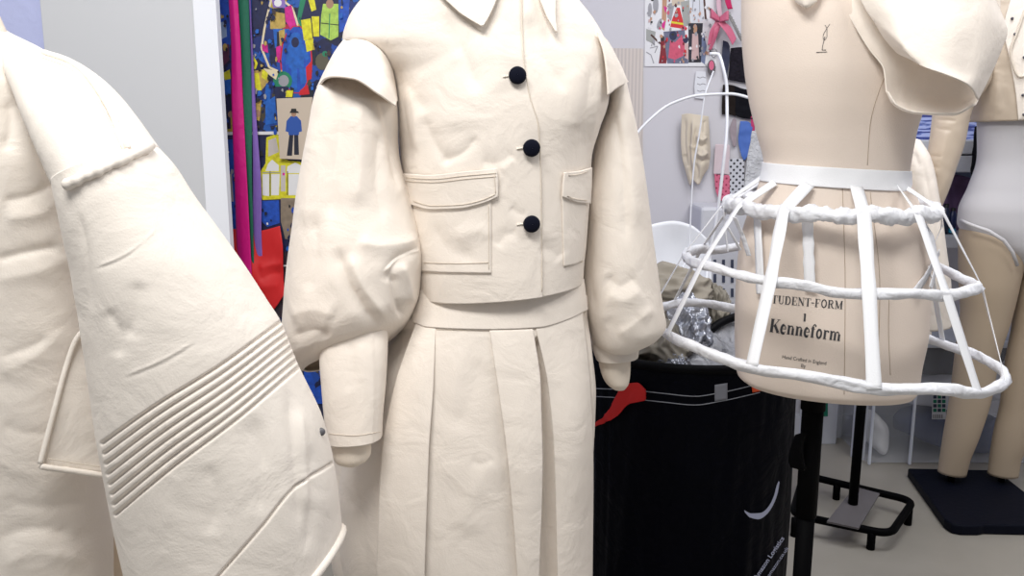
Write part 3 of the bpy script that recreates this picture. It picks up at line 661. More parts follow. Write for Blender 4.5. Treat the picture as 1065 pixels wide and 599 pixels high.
# clear plastic storage box
sb = thing('storage_box', 'large clear plastic storage box holding blue fabric on the floor under the shelving', 'storage box', (1.7, 3.3, 0))
bx0 = w1(896, 484, 3.17)[0]; bx1 = w1(1080, 484, 3.17)[0]; bz1 = w1(930, 352, 3.17)[2]
clearp = mat('clear_plastic', (.75, .79, .88), .25, alpha=.24, bump=(6, .01, 2))
mk('tub', [(bx0+.02,3.17,.005),(bx1-.02,3.17,.005),(bx1-.02,3.47,.005),(bx0+.02,3.47,.005),(bx0-.01,3.15,bz1-.03),(bx1,3.15,bz1-.03),(bx1,3.485,bz1-.03),(bx0-.01,3.485,bz1-.03)],
   [(0,3,2,1),(0,1,5,4),(1,2,6,5),(2,3,7,6),(3,0,4,7)], clearp, sb, smooth=False)
for xx in (bx0 + .015, bx0 + .17, bx1 - .03):
    box('rib', (xx, 3.142, .008), (xx + .008, 3.152, bz1 - .03), mat('rib_plastic', (.7, .74, .83), .3), sb)
box('lid', (bx0 - .02, 3.135, bz1 - .03), (bx1 + .01, 3.49, bz1), mat('lid_plastic', (.60, .64, .74), .35), sb, .008)
# contents: layered folded fabric, plus a dark roll for the lid's shade
def fold_stack(x0_, x1_, z0_, z1_, m, seed, y0_=3.19, name='folded_fabric', lab=''):
    nu_, nv_ = 60, 24; th = np.linspace(0, 2*math.pi, nu_, endpoint=False); vv = np.linspace(0, 1, nv_); V = np.zeros((nv_, nu_, 3))
    for i, v in enumerate(vv):
        for j, t in enumerate(th):
            cx_, cz_ = (x0_ + x1_) / 2, (z0_ + z1_) / 2
            s_ = math.sin(math.pi * min(max(v, .02), .98)) ** .35
            ex = lambda a: math.copysign(abs(a) ** .5, a)
            x = x0_ + (x1_ - x0_) * v; y = 3.33 + .12 * s_ * ex(math.cos(t)); z = cz_ + (z1_ - z0_) / 2 * s_ * ex(math.sin(t))
            k = .018 * noise.noise((x * 9, y * 9 + seed, z * 14)); V[i, j] = (x, y + k, max(z + k + .02 * math.sin(5 * v + seed), .012))
    o = sheet(name, V, m, closed=True, caps=(True, True)); return tag(o, lab, 'fabric', 'fabrics in the clear storage box')
fold_stack(bx0 + .20, bx1 - .05, .015, .17, mat('blue_jersey', (.012, .028, .11), .8), 1, lab='dark blue folded fabric at the bottom of the clear storage box')
fold_stack(bx0 + .16, bx1 - .05, .20, .36, mat('pale_cloth', (.66, .68, .76), .8), 4, lab='pale grey folded fabric lying on the dark blue fabric in the clear box')
fold_stack(bx0 + .04, bx0 + .145, .015, .16, mat('cream_cloth', (.75, .75, .76), .8), 7, lab='small off-white bundle in the left corner of the clear box')
fold_stack(bx0 + .1, bx1 - .05, .35, .47, mat('lid_shade', (.01, .01, .02), .8), 9, lab='dark roll painted in for the lid shadow at the top inside the clear storage box')  # dark roll stands in for the shade under the box lid
# green/white label on box
q = Print(3.139); q.poly([(970, 410), (984, 410), (984, 436), (969, 436)], mat('label_white', (.62, .63, .68), .5))
for i in range(3):
    for j in range(4): q.poly([(970.5 + i * 4.6, 411 + j * 4.6), (974.3 + i * 4.6, 411 + j * 4.6), (974.3 + i * 4.6, 414.6 + j * 4.6), (970.5 + i * 4.6, 414.6 + j * 4.6)], mat('label_green', (.0, .17, .10), .5) if (i + j) % 2 else mat('label_dark', (.02, .04, .08), .5))
for k in range(5): q.line([(971 + k * 2.2, 431), (971 + k * 2.2, 435)], .8, pblack)
q.build('label', sb, label='green and white barcode label')
# small white box left behind the pole
o = box('white_carton', (w1(838, 455, 3.4)[0], 3.38, 0), (w1(868, 455, 3.4)[0], 3.488, w1(850, 395, 3.4)[2]), wh, None, .003); tag(o, 'small white carton on the floor beside the wall behind the black pole', 'box')
q = Print(3.378); q.poly([(854, 415), (861, 415), (861, 433), (854, 433)], mat('label_green', (0, .17, .1), .5)); q.build('printed_label', o); 
# black cloth hanging at shelf front behind the mannequin
V = patch([[(1013, 132, 3.16), (1018, 131, 3.14), (1026, 132, 3.16)], [(1012, 150, 3.15), (1018, 150, 3.13), (1026, 150, 3.16)], [(1010, 180, 3.15), (1016, 180, 3.12), (1026, 180, 3.16)], [(1009, 215, 3.16), (1015, 216, 3.14), (1024, 215, 3.16)]], 20, 40)
tag(sheet('black_garment', fold_noise(V, .006, 20, 3, closed=False), blk, thick=.02), 'black garment hanging on the shelving just left of the white bodysuit', 'garment')

# ================================================================== SECOND STAND (frame base) + cream jacket form behind
s2 = thing('dress_form', 'dress form behind the crinoline on a black rectangular tube stand', 'dress form', (1.05, 2.85, 0))
PX2, PY2 = w1(889, 512, 2.8)[0], 2.8
zb = .06
PA, PB, PC_, PD = WZ(824, 535, zb), WZ(836, 494, zb), WZ(950, 521, zb), WZ(926, 556, zb)
tubes('base_frame', [(round_loop([PA, PB, PC_, PD], .05), .0125)], black_metal, s2, 10)
for q_ in (PA * .8 + PD * .2 - np.array([.05, .0, 0]), PB * .68 + PC_ * .32, PC_ * .8 + PD * .2, PD * .82 + PA * .18):
    tubes('foot', [(np.array([(q_[0], q_[1], .0), (q_[0], q_[1], .03), (q_[0], q_[1], zb)]), .0125)], black_metal, s2, 10)
c4 = [WZ(860, 542, zb + .014), WZ(893, 549, zb + .014), WZ(915, 513, zb + .014), WZ(889, 506, zb + .014)]
mk('centre_plate', c4 + [c - np.array([0, 0, .006]) for c in c4], [(0,1,2,3),(7,6,5,4),(0,4,5,1),(1,5,6,2),(2,6,7,3),(3,7,4,0)], grey_metal, s2, smooth=False)
pq = WZ(887, 524, zb + .014); PX2, PY2 = pq[0], pq[1]
tubes('pole', [(np.array([(PX2, PY2, zb + .015), (PX2 + .003, PY2, .4), (PX2 + .008, PY2, .66)]), .0155)], black_metal, s2, 14)
t2 = tube([(845, 170, 925, 170, 2.8, .07), (815, 185, 950, 185, 2.8, .10), (830, 240, 935, 240, 2.8, .09), (810, 330, 945, 330, 2.8, .10), (815, 352, 940, 352, 2.8, .09)], 60, 60)
sheet('torso', t2, linen, s2, closed=True, caps=(True, True))
jb = tube([(860, 138, 905, 138, 2.8, .05), (835, 150, 935, 148, 2.8, .10), (808, 170, 962, 165, 2.8, .135), (812, 230, 962, 230, 2.8, .13), (800, 300, 968, 300, 2.8, .14), (798, 345, 966, 350, 2.8, .145)], 120, 100)
jb = crease(jb, [('v', [(948, 170), (944, 230), (946, 345)], 3, .01)])
cj = thing('cream_jacket', 'cream calico jacket on the dress form half hidden behind the crinoline', 'jacket', (1.05, 2.8, .6))
sheet('body', jb, calico, cj, closed=True, thick=.003)
sl = tube([(944, 143, 956, 146, 2.72, .03), (944, 165, 966, 163, 2.70, .045), (950, 210, 975, 205, 2.68, .05), (955, 260, 982, 255, 2.66, .05), (957, 310, 988, 305, 2.65, .05), (957, 343, 988, 338, 2.65, .045)], 60, 80)
sl = crease(sl, [('v', [(958, 158), (966, 200), (972, 250), (975, 335)], 3, .012), ('r', [(962, 190), (970, 260)], 3, .006), ('v', [(951, 158), (956, 175)], 2.5, .01)])
sheet('sleeve', sl, calico, cj, closed=True, thick=.003)

# ================================================================== FULL MANNEQUIN at right
mq = thing('mannequin', 'tan cloth mannequin with bare legs on a black base plate at the right edge', 'mannequin', (1.75, 2.9, 0))
plate_rows = []
by0, by1 = 2.65, 3.10
px0 = w1(990, 543, by0)[0]; px1 = px0 + .44
pl = bmesh.new()
cFL, cBL, cBR, cFR = WZ(986, 546, .03), WZ(944, 488, .03), WZ(1037, 490, .03), WZ(1112, 549, .03)
lp_ = lambda a, b, t: a + (b - a) * t
outl = [tuple(p[:2]) for p in (lp_(cFL, cBL, .08), lp_(cFL, cFR, .03), lp_(cFL, cFR, .10) + np.array([0, -.012, 0]), lp_(cFL, cFR, .24) + np.array([0, -.010, 0]), lp_(cFL, cFR, .30), lp_(cFL, cFR, .76), lp_(cFL, cFR, .82) + np.array([0, -.012, 0]), lp_(cFL, cFR, .96), lp_(cFR, cBR, .08), cBR, cBL)]
vb = [pl.verts.new((x, y, 0)) for x, y in outl]; f_ = pl.faces.new(vb)
ex = bmesh.ops.extrude_face_region(pl, geom=[f_]); bmesh.ops.translate(pl, verts=[g for g in ex['geom'] if isinstance(g, bmesh.types.BMVert)], vec=(0, 0, .035)); bmesh.ops.recalc_face_normals(pl, faces=pl.faces)
vv_ = [tuple(v.co) for v in pl.verts]; ff_ = [[v.index for v in f.verts] for f in pl.faces]; pl.verts.index_update(); ff_ = [[v.index for v in f.verts] for f in pl.faces]
o = mk('base_plate', vv_, ff_, black_iron, mq, smooth=False); md = o.modifiers.new('bevel', 'BEVEL'); md.width = .006; md.segments = 3; md.limit_method = 'ANGLE'
legY = 2.92
legL = tube([(1006, 229, 1060, 232, legY, .06), (1000, 240, 1066, 258, legY, .095), (1000, 290, 1058, 290, legY, .095), (1001, 330, 1049, 330, legY, .08), (995, 370, 1037, 370, legY, .068), (990, 410, 1030, 410, legY, .062), (983, 450, 1018, 450, legY, .055), (978, 480, 1007, 480, legY, .045), (976, 491, 1004, 493, legY, .042)], 60, 100)
sheet('leg', legL, mannq, mq, closed=True, caps=(True, True))
legR = tube([(1070, 232, 1122, 229, legY, .06), (1065, 258, 1127, 240, legY, .095), (1060, 300, 1120, 300, legY, .095), (1055, 340, 1108, 340, legY, .08), (1047, 380, 1095, 380, legY, .068), (1042, 420, 1085, 420, legY, .062), (1034, 455, 1072, 455, legY, .055), (1030, 480, 1060, 480, legY, .045), (1028, 493, 1058, 494, legY, .042)], 60, 100)
sheet('leg', legR, mannq, mq, closed=True, caps=(True, True))
cL = w1(991, 480, legY)
tubes('support_rod', [(np.array([(cL[0], legY, .03), (cL[0], legY, .15)]), .012)], black_metal, mq, 10)
cR = w1(1044, 480, legY)
tubes('support_rod', [(np.array([(cR[0], legY, .03), (cR[0], legY, .15)]), .012)], black_metal, mq, 10)
torso = tube([(1035, -60, 1095, -60, 2.92, .05), (1010, -20, 1115, -20, 2.92, .07), (1000, 20, 1124, 20, 2.92, .09), (1010, 60, 1120, 60, 2.92, .11), (1017, 105, 1115, 105, 2.92, .115), (1021, 140, 1108, 140, 2.92, .10), (1021, 165, 1106, 165, 2.92, .095), (1012, 195, 1115, 195, 2.92, .105), (1003, 222, 1124, 222, 2.92, .10), (1030, 245, 1098, 245, 2.92, .09)], 90, 120)
sheet('torso', torso, mannq, mq, closed=True, caps=(True, True))
# bodysuit (separate garment)
bs = tube([(1019, 105, 1117, 105, 2.92, .120), (1019, 140, 1110, 140, 2.92, .106), (1018.5, 165, 1109, 165, 2.92, .101), (1009, 195, 1118, 195, 2.92, .112), (999, 220, 1128, 220, 2.92, .127), (998, 231, 1129, 231, 2.92, .128, .0), (1012, 250, 1116, 250, 2.92, .125), (1040, 266, 1090, 266, 2.92, .115), (1052, 276, 1078, 276, 2.92, .09)], 120, 130)
# leg openings rise towards the sides
bso = thing('bodysuit', 'white sleeveless jersey bodysuit on the mannequin at the right edge', 'bodysuit', (1.75, 2.92, .85))
Vb = bs.copy(); sheet('suit_body', Vb, bodysuit, bso, closed=True)
bb = bvh_of(Vb, True)
tubes('leg_binding', [(np.array([w1(999, 229, 2.90), w1(1010, 234, 2.815), w1(1028, 240, 2.79), w1(1044, 250, 2.785), w1(1053, 262, 2.79), w1(1058, 276, 2.80)]), .006)], mat('binding', (.62, .61, .63), .7), bso, 8)
# satin short jacket body, arm and snap front
tj = thing('satin_jacket', 'cropped shiny tan jacket with a cream studded front at the upper right edge', 'jacket', (1.75, 2.9, 1.25))
jb2 = tube([(1035, -62, 1100, -62, 2.92, .07), (1006, -20, 1120, -20, 2.92, .10), (1003, 30, 1128, 30, 2.92, .13), (1004, 80, 1127, 80, 2.92, .14), (1008, 108, 1124, 108, 2.92, .142), (1012, 127, 1120, 122, 2.92, .142)], 120, 100)
jb2 = crease(jb2, [('r', [(1030, 60), (1038, 90), (1036, 122)], 4, .008), ('v', [(1022, 70), (1026, 122)], 3, .006), ('v', [(1044, 60), (1046, 120)], 3, .006)])
sheet('body', jb2, satin, tj, closed=True, thick=.003)
arm = tube([(1000, 20, 1035, 40, 2.86, .05), (985, 70, 1030, 80, 2.84, .055), (972, 115, 1008, 118, 2.82, .055), (969, 140, 1002, 148, 2.82, .052), (965, 165, 994, 172, 2.82, .048), (962, 190, 986, 196, 2.82, .042), (960, 215, 976, 220, 2.82, .035)], 70, 140)
arm = crease(arm, [('v', [(972, 124), (996, 126)], 1.2, .008), ('v', [(972, 133), (990, 136)], 1.2, .007), ('v', [(967, 162), (980, 163)], 1.2, .007), ('v', [(966, 172), (978, 175)], 1.2, .007), ('v', [(965, 182), (975, 185)], 1.2, .006), ('r', [(986, 130), (980, 160), (972, 190)], 5, .006)])
sheet('sleeve', arm, satin, tj, closed=True, caps=(True, True))
jbb = bvh_of(jb2, True)
V = hug(jbb, [[(1052, -5), (1060, -8), (1074, -8)], [(1044, 30), (1058, 30), (1076, 30)], [(1050, 62), (1060, 62), (1078, 62)], [(1056, 95), (1064, 95), (1080, 95)], [(1059, 124), (1066, 132), (1080, 140)]], .006, 24, 60, 2.8)
sheet('studded_front', V, calico, tj, thick=.004)
tubes('front_edge', [(hugline(jbb, [(1066, 8), (1058, 32), (1051, 55), (1054, 70), (1060, 80), (1068, 78)], .012, 40, 2.8), .0035)], thread, tj)
for sx, sy in ((1052, 20), (1055, 36), (1064, 60), (1063, 99), (1064, 119)):
    p, n = hit(jbb, sx, sy, 2.8); th = np.linspace(0, 2*math.pi, 11)
    sheet('snap', lathe([(.0045, 0), (.0045, .003), (.001, .004)], (0, 0, 0), 10) @ np.array([[1, 0, 0], [0, 0, -1], [0, 1, 0]]).T * np.array([1, 1, 1]) + (p + n * .0095), mat('snap_dark', (.05, .05, .07), .4), tj, closed=True)

# ================================================================== KENNEDFORM-LIKE FORM (right centre)
FY = 1.70
form_secs = [(830, -120, 905, -120, FY, .05), (815, -95, 925, -95, FY, .065), (785, -60, 950, -62, FY, .085), (773, -10, 965, -10, FY, .11), (773, 30, 970, 30, FY, .125), (776, 70, 967, 70, FY, .128), (781, 105, 958, 105, FY, .12), (789, 140, 948, 140, FY, .108),
             (796, 172, 942, 178, FY, .102), (790, 195, 947, 198, FY, .108), (780, 222, 956, 225, FY, .118), (771, 255, 962, 258, FY, .126), (767, 300, 964, 300, FY, .13), (766, 345, 960, 345, FY, .13), (767, 380, 953, 382, FY, .126), (769, 392, 951, 400, FY, .122), (776, 398, 946, 408, FY, .112)]
fv = tube(form_secs, 260, 300, 2.15)
form = thing('dress_form', 'linen dress form stamped with black lettering wearing the white crinoline hoops', 'dress form', (w1(866, 400, FY)[0], FY, 0))
sheet('torso', fv, linen, form, closed=True, caps=(True, True))
fb = bvh_of(fv, True)
for nm_, pts in (('princess_seam', [(930, 62), (916, 90), (905, 130), (902, 172)]), ('princess_seam', [(905, 200), (915, 300), (912, 400)]), ('side_seam', [(926, 390), (924, 340), (925, 300)]), ('centre_seam', [(876, 190), (879, 300), (878, 410)])):
    tubes(nm_, [(hugline(fb, pts, .0002, None, FY), .0006)], mat('seam_tan', (.42, .33, .25), .8), form, 6)
# drawn/pinned mark near the neck
tubes('pin_mark', [(hugline(fb, [(863, 25), (859, 31), (856, 38), (857, 42), (860, 38), (860, 30), (858, 26)], .0005, 24, FY), .0004),
                   (hugline(fb, [(858, 38), (856, 46), (855, 52), (859, 52)], .0005, 20, FY), .0005), (hugline(fb, [(849, 54.5), (860, 54)], .0005, 8, FY), .0005)], ink, form, 6)
for pnx, pny in ((866, 147), (770 + 3, 20), (848, 175 + 4)):
    p, n = hit(fb, pnx, pny, FY)
# neck bottom disc, pole
sheet('bottom_rim', np.concatenate([fv[-1][None], (fv[-1] * .75 + fv[-1].mean(0) * .25)[None] + np.array([0, 0, .006])]), linen, form, closed=True)
polx = w1(846, 418, FY)[0]; 
pz = w1(846, 412, FY)[2]
tubes('upper_pole', [(np.array([(polx, FY, w1(842, 536, FY)[2]), (polx, FY, .62), (polx, FY, pz + .06)]), .0215)], black_metal, form, 24)
tubes('pole_socket', [(np.array([(polx, FY, pz - .028), (polx, FY, pz + .02)]), .0245)], black_metal, form, 24)
tubes('lower_pole', [(np.array([(polx - .001, FY, .02), (polx - .001, FY, .2), (polx, FY, w1(842, 536, FY)[2] + .02)]), .0185)], black_metal, form, 24)
zk = w1(828, 468, FY)[2]
lev = []
sheet('height_lever', patch([[(827, 452, 1.68), (834, 450, 1.66)], [(823, 462, 1.68), (831, 462, 1.66)], [(820, 478, 1.68), (834, 482, 1.66)], [(822, 486, 1.68), (836, 490, 1.66)]], 10, 20), black_metal, form, thick=.012)
tubes('foot_ring', [(ring_xy((polx, FY), .22, .22, .03, 60), .015)], black_metal, form, 10)
tubes('spoke', [(np.array([(polx - .22, FY, .03), (polx, FY, .035), (polx + .22, FY, .03)]), .012), (np.array([(polx, FY - .22, .03), (polx, FY, .035), (polx, FY + .22, .03)]), .012)], black_metal, form, 10)

# lettering stamped on the form
def text_on(bvh, s, px, py, hpx, rot, Yf, name, parent, m, bold=0.0, off=.0008, widthpx=None, serif=False, depth=0.0):
    cu = bpy.data.curves.new(name, 'FONT'); cu.body = s; cu.align_x = 'CENTER'; cu.align_y = 'CENTER'; cu.size = 1; cu.offset = bold; cu.resolution_u = 3
    if serif: cu.space_character = 1.08
    to = bpy.data.objects.new(name, cu); C.objects.link(to)
    dg = bpy.context.evaluated_depsgraph_get(); me = bpy.data.meshes.new_from_object(to.evaluated_get(dg))
    vs_ = np.array([v.co[:] for v in me.vertices]); fs = [list(p.vertices) for p in me.polygons]
    bpy.data.objects.remove(to); bpy.data.curves.remove(cu); bpy.data.meshes.remove(me)
    wd = vs_[:, 0].max() - vs_[:, 0].min(); ht = .7
    sy = hpx / ht; sx = (widthpx / wd) if widthpx else sy
    out = []
    for v in vs_:
        x, y = v[0] * sx, -v[1] * sy; c, s_ = math.cos(rot), math.sin(rot)
        p, n = hit(bvh, px + x * c - y * s_, py + x * s_ + y * c, Yf); out.append(p + n * off)
    return mk(name, out, fs, m, parent, smooth=False)
def arc(cx, cy, rx, ry, a0, a1, n=14): return [(cx + rx * math.cos(math.radians(a0 + (a1 - a0) * i / n)), cy + ry * math.sin(math.radians(a0 + (a1 - a0) * i / n))) for i in range(n + 1)]
T_, H_ = .17, .05      # thick stem, hairline
GL = {
 'S': (.60, [(arc(.30, .76, .20, .22, 20, 180) , .09), ([(.10, .74), (.16, .60), (.30, .50), (.44, .40), (.50, .26)], T_), (arc(.30, .24, .20, .22, 0, -160), .09), ([(.50, .68), (.50, .98)], H_), ([(.10, .02), (.10, .32)], H_)]),
 'T': (.70, [([(.35, .02), (.35, .98)], T_), ([(.04, .97), (.66, .97)], H_), ([(.04, .74), (.04, .99)], H_), ([(.66, .74), (.66, .99)], H_), ([(.20, .02), (.50, .02)], H_)]),
 'U': (.78, [([(.20, .98), (.20, .30)], T_), (arc(.40, .30, .20, .28, 180, 360), .08), ([(.60, .98), (.60, .30)], H_), ([(.06, .98), (.34, .98)], H_), ([(.50, .98), (.70, .98)], H_)]),
 'D': (.78, [([(.18, .02), (.18, .98)], T_), ([(.05, .98), (.36, .98)], H_), ([(.05, .02), (.36, .02)], H_), (arc(.36, .50, .28, .47, 90, -90), .12)]),
 'E': (.70, [([(.18, .02), (.18, .98)], T_), ([(.05, .98), (.60, .98)], H_), ([(.05, .02), (.62, .02)], H_), ([(.18, .50), (.44, .50)], H_), ([(.60, .74), (.60, .99)], H_), ([(.62, .01), (.62, .28)], H_), ([(.44, .38), (.44, .62)], H_)]),
 'N': (.82, [([(.16, .02), (.16, .98)], H_), ([(.16, .96), (.66, .04)], T_), ([(.66, .02), (.66, .98)], H_), ([(.04, .02), (.28, .02)], H_), ([(.04, .98), (.22, .98)], H_), ([(.54, .98), (.78, .98)], H_)]),
 '-': (.42, [([(.06, .46), (.36, .46)], .10)]),
 'F': (.66, [([(.18, .02), (.18, .98)], T_), ([(.05, .98), (.58, .98)], H_), ([(.05, .02), (.34, .02)], H_), ([(.18, .50), (.42, .50)], H_), ([(.58, .72), (.58, .99)], H_), ([(.42, .38), (.42, .62)], H_)]),
 'O': (.80, [(arc(.40, .50, .26, .47, 50, 310), .13), (arc(.40, .50, .26, .47, -50, 50), .13)]),
 'R': (.80, [([(.18, .02), (.18, .98)], T_), ([(.05, .98), (.38, .98)], H_), ([(.05, .02), (.34, .02)], H_), (arc(.36, .75, .22, .22, 90, -90), .11), ([(.18, .52), (.38, .52)], H_), ([(.42, .50), (.56, .10), (.72, .03)], .13)]),
 'M': (.98, [([(.16, .02), (.16, .98)], H_), ([(.16, .96), (.46, .06)], T_), ([(.46, .06), (.76, .96)], H_), ([(.78, .02), (.78, .98)], T_), ([(.04, .02), (.28, .02)], H_), ([(.64, .02), (.92, .02)], H_), ([(.04, .98), (.24, .98)], H_), ([(.72, .98), (.92, .98)], H_)]),
 '1': (.40, [([(.20, .02), (.20, .98)], T_), ([(.08, .84), (.20, .96)], .06), ([(.10, .02), (.30, .02)], H_)]),
 'K': (.92, [([(.20, .02), (.20, .98)], .24), ([(.04, .98), (.38, .98)], H_), ([(.04, .02), (.38, .02)], H_), ([(.30, .42), (.74, .96)], H_), ([(.42, .58), (.78, .04)], .22), ([(.60, .98), (.86, .98)], H_), ([(.62, .02), (.92, .02)], H_)]),
 'e': (.60, [(arc(.30, .33, .18, .31, 90, 300), .19), ([(.14, .36), (.50, .36)], H_), (arc(.30, .36, .20, .28, 0, 90), .08), ([(.38, .04), (.50, .16)], H_)]),
 'n': (.74, [([(.18, .02), (.18, .66)], .20), ([(.04, .66), (.18, .66)], H_), ([(.05, .02), (.32, .02)], H_), (arc(.38, .46, .16, .18, 150, 20), .09), ([(.54, .02), (.54, .50)], .20), ([(.42, .02), (.68, .02)], H_)]),
 'f': (.48, [([(.20, .02), (.20, .80)], .20), (arc(.33, .80, .13, .17, 180, 30), .08), ([(.04, .64), (.38, .64)], H_), ([(.07, .02), (.36, .02)], H_), (arc(.43, .86, .03, .03, 0, 330, 8), .06)]),
 'o': (.64, [(arc(.31, .34, .19, .31, 0, 360), .15)]),
 'r': (.56, [([(.18, .02), (.18, .66)], .20), ([(.04, .66), (.18, .66)], H_), ([(.05, .02), (.34, .02)], H_), (arc(.36, .46, .14, .18, 150, 60), .08), (arc(.45, .58, .04, .04, 0, 330, 8), .08)]),
 'm': (1.08, [([(.18, .02), (.18, .66)], .20), ([(.04, .66), (.18, .66)], H_), ([(.05, .02), (.31, .02)], H_), (arc(.36, .46, .14, .18, 150, 20), .09), ([(.52, .02), (.52, .50)], .20), ([(.40, .02), (.64, .02)], H_), (arc(.70, .46, .14, .18, 150, 20), .09), ([(.87, .02), (.87, .50)], .20), ([(.75, .02), (1.0, .02)], H_)]),
}
def stamp(text, px, py, hpx, widthpx, rot, parent, bvh, Yf):
    tot = sum(GL[c][0] for c in text); sx = widthpx / tot; x = -tot / 2; vs_, fs = [], []
    for c in text:
        for pts, w in GL[c][1]:
            q = []
            for (a, b_), (a2, b2) in zip(pts[:-1], pts[1:]):
                L = math.hypot(a2 - a, b2 - b_) or 1e-6; nx, ny = -(b2 - b_) / L * w / 2, (a2 - a) / L * w / 2; ex_, ey_ = (a2 - a) / L * w * .15 * (len(pts) > 2), (b2 - b_) / L * w * .15 * (len(pts) > 2)
                k = len(vs_)
                for u, v in ((a + nx - ex_, b_ + ny - ey_), (a2 + nx + ex_, b2 + ny + ey_), (a2 - nx + ex_, b2 - ny + ey_), (a - nx - ex_, b_ - ny - ey_)):
                    X, Y_ = (x + u) * sx, -(v - .5) * hpx
                    p, n = hit(bvh, px + X * math.cos(rot) - Y_ * math.sin(rot), py + X * math.sin(rot) + Y_ * math.cos(rot), Yf); vs_.append(p + n * .0007)
                fs.append([k, k + 1, k + 2, k + 3])
        x += GL[c][0]
    return mk('stamped_lettering', vs_, fs, ink, parent, smooth=False)
stamp('STUDENT-FORM', 837, 314, 8.5, 80, .085, form, fb, FY)
stamp('1', 837, 330, 8.5, 4.5, .085, form, fb, FY)
stamp('Kenneform', 838, 343, 14, 75, .13, form, fb, FY)
text_on(fb, 'Hand Crafted in England', 836.5, 374.5, 3.6, .15, FY, 'stamped_lettering', form, ink, widthpx=46)
text_on(fb, 'By', 835.5, 380.5, 3.6, .1, FY, 'stamped_lettering', form, ink)

# ================================================================== CRINOLINE
cr_ = thing('crinoline_frame', 'white hoop petticoat frame of wrapped rings and tapes around the linen dress form', 'crinoline', (w1(866, 300, FY)[0], FY, w1(866, 400, 1.4)[2]))
wb = tube([(795, 169, 943, 177, FY, .106), (793.5, 179, 943.5, 187, FY, .108), (791, 188, 944.5, 197, FY, .111)], 160, 24, 2.15)
wb = fold_noise(wb, .0012, 25, 2)
sheet('waistband', wb, white_tape, cr_, closed=True, thick=.002)
HC = np.array([w1(864, 300, FY)[0], 1.72])
def hoop_geom(cxp, ctr_y, rpx, tilt):
    # ctr_y : photo row of the ring centre
    c = w1(cxp, ctr_y, 1.72); d = (c - CAM) @ Fv
    return c, rpx * d / F, tilt
def fit_hoop(xl, xr, ctr_y, tilt):
    cxp, rp_ = (xl + xr) / 2, (xr - xl) / 2
    for _ in range(12):
        c, r, t_ = hoop_geom(cxp, ctr_y, rp_, tilt); q = proj(ring_xy((c[0], c[1]), r, r * .97, c[2], 120, t_))[:, 0]
        cxp += (xl + xr) / 2 - (q.min() + q.max()) / 2; rp_ += ((xr - xl) - (q.max() - q.min())) / 2
    return hoop_geom(cxp, ctr_y, rp_, tilt)
HU = fit_hoop(757, 974, 215, .02); HM = fit_hoop(714, 1018, 279, .075); HL = fit_hoop(676, 1046, 355, .115)
def ang_for(H, x):
    best = min(range(-90, 91), key=lambda a: abs(proj(hp(H, a)[None])[0, 0] - x)); return best
def hoop_pts(H, n=220, rag=0.0, seed=0):
    c, r, tl_ = H; P = ring_xy((c[0], c[1]), r, r * .97, c[2], n, tl_)
    th = np.linspace(0, 2 * math.pi, n)
    if rag:
        for i in range(n):
            a = th[i]; P[i, 2] += rag * noise.noise((math.cos(a) * 2.2 + seed, math.sin(a) * 2.2, seed)); k = 1 + rag * 1.2 * noise.noise((math.cos(a) * 2 + 9, math.sin(a) * 2, seed)); P[i, 0] = c[0] + (P[i, 0] - c[0]) * k; P[i, 1] = c[1] + (P[i, 1] - c[1]) * k
    return P
def wrapped(name, P, r0, amp, freq, seed, label=None):
    n = len(P); ns = 14; th = np.linspace(0, 2*math.pi, n); vs_, f = tube_path(P, np.full(n, r0), ns, caps=False)
    V = vs_.reshape(n, ns, 3).copy()
    for i in range(n):
        for j in range(ns):
            dvec = V[i, j] - P[i]; a = th[i]
            k = 1 + amp * (noise.noise((math.cos(a) * freq + seed, math.sin(a) * freq, j * .35)) + .6 * noise.noise((math.cos(a) * freq * 3, math.sin(a) * freq * 3 + seed, j * .8)))
            sq = 1.0
            V[i, j] = P[i] + dvec * k * np.array([1, 1, 1.12])
    V[-1] = V[0]
    o = sheet(name, V, white_wrap, cr_, closed=True, label=label); return o
wrapped('upper_hoop', hoop_pts(HU, 300, .010, 3), .0125, .42, 11, 1, 'thick ruched top ring')
wrapped('middle_hoop', hoop_pts(HM, 260, .014, 5), .0088, .42, 3.2, 2)
wrapped('lower_hoop', hoop_pts(HL, 280, .014, 8), .0092, .42, 3.2, 3)
def hp(H, ang, dz=0, dr=0):
    c, r, tl_ = H; a = math.radians(ang); x = c[0] + (r + dr) * math.sin(a); y = c[1] - (r * .97 + dr) * math.cos(a)
    return np.array([x, y, c[2] - tl_ * (x - c[0]) + dz])
def strap(name, pts, w, parent, m=white_tape, twist=0, n=50, bulge=0.0):
    pts = np.array(pts, float); L_ = np.concatenate([[0], np.cumsum(np.linalg.norm(np.diff(pts, axis=0), axis=1))])
    P = np.stack([np.interp(np.linspace(0, L_[-1], n), L_, pts[:, k]) for k in range(3)], -1); V = []
    for i in range(n):
        ctr = P[i]; T = P[min(i+1, n-1)] - P[max(i-1, 0)]; T /= np.linalg.norm(T)
        rad = np.array([ctr[0] - HC[0], ctr[1] - HC[1], 0]); rad /= np.linalg.norm(rad) + 1e-9
        S = np.cross(T, rad); S /= np.linalg.norm(S) + 1e-9
        if twist:
            a = twist * math.sin(i / n * math.pi); S = S * math.cos(a) + rad * math.sin(a)
        wob = 1 + .12 * noise.noise((i * .15, w * 99, pts[0][0] * 9))
        V.append([ctr + S * w * wob * k for k in (-.5, -.17, .17, .5)])
    return sheet(name, np.array(V), m, parent, thick=.0012, offset=0)
wbb = bvh_of(wb, True)
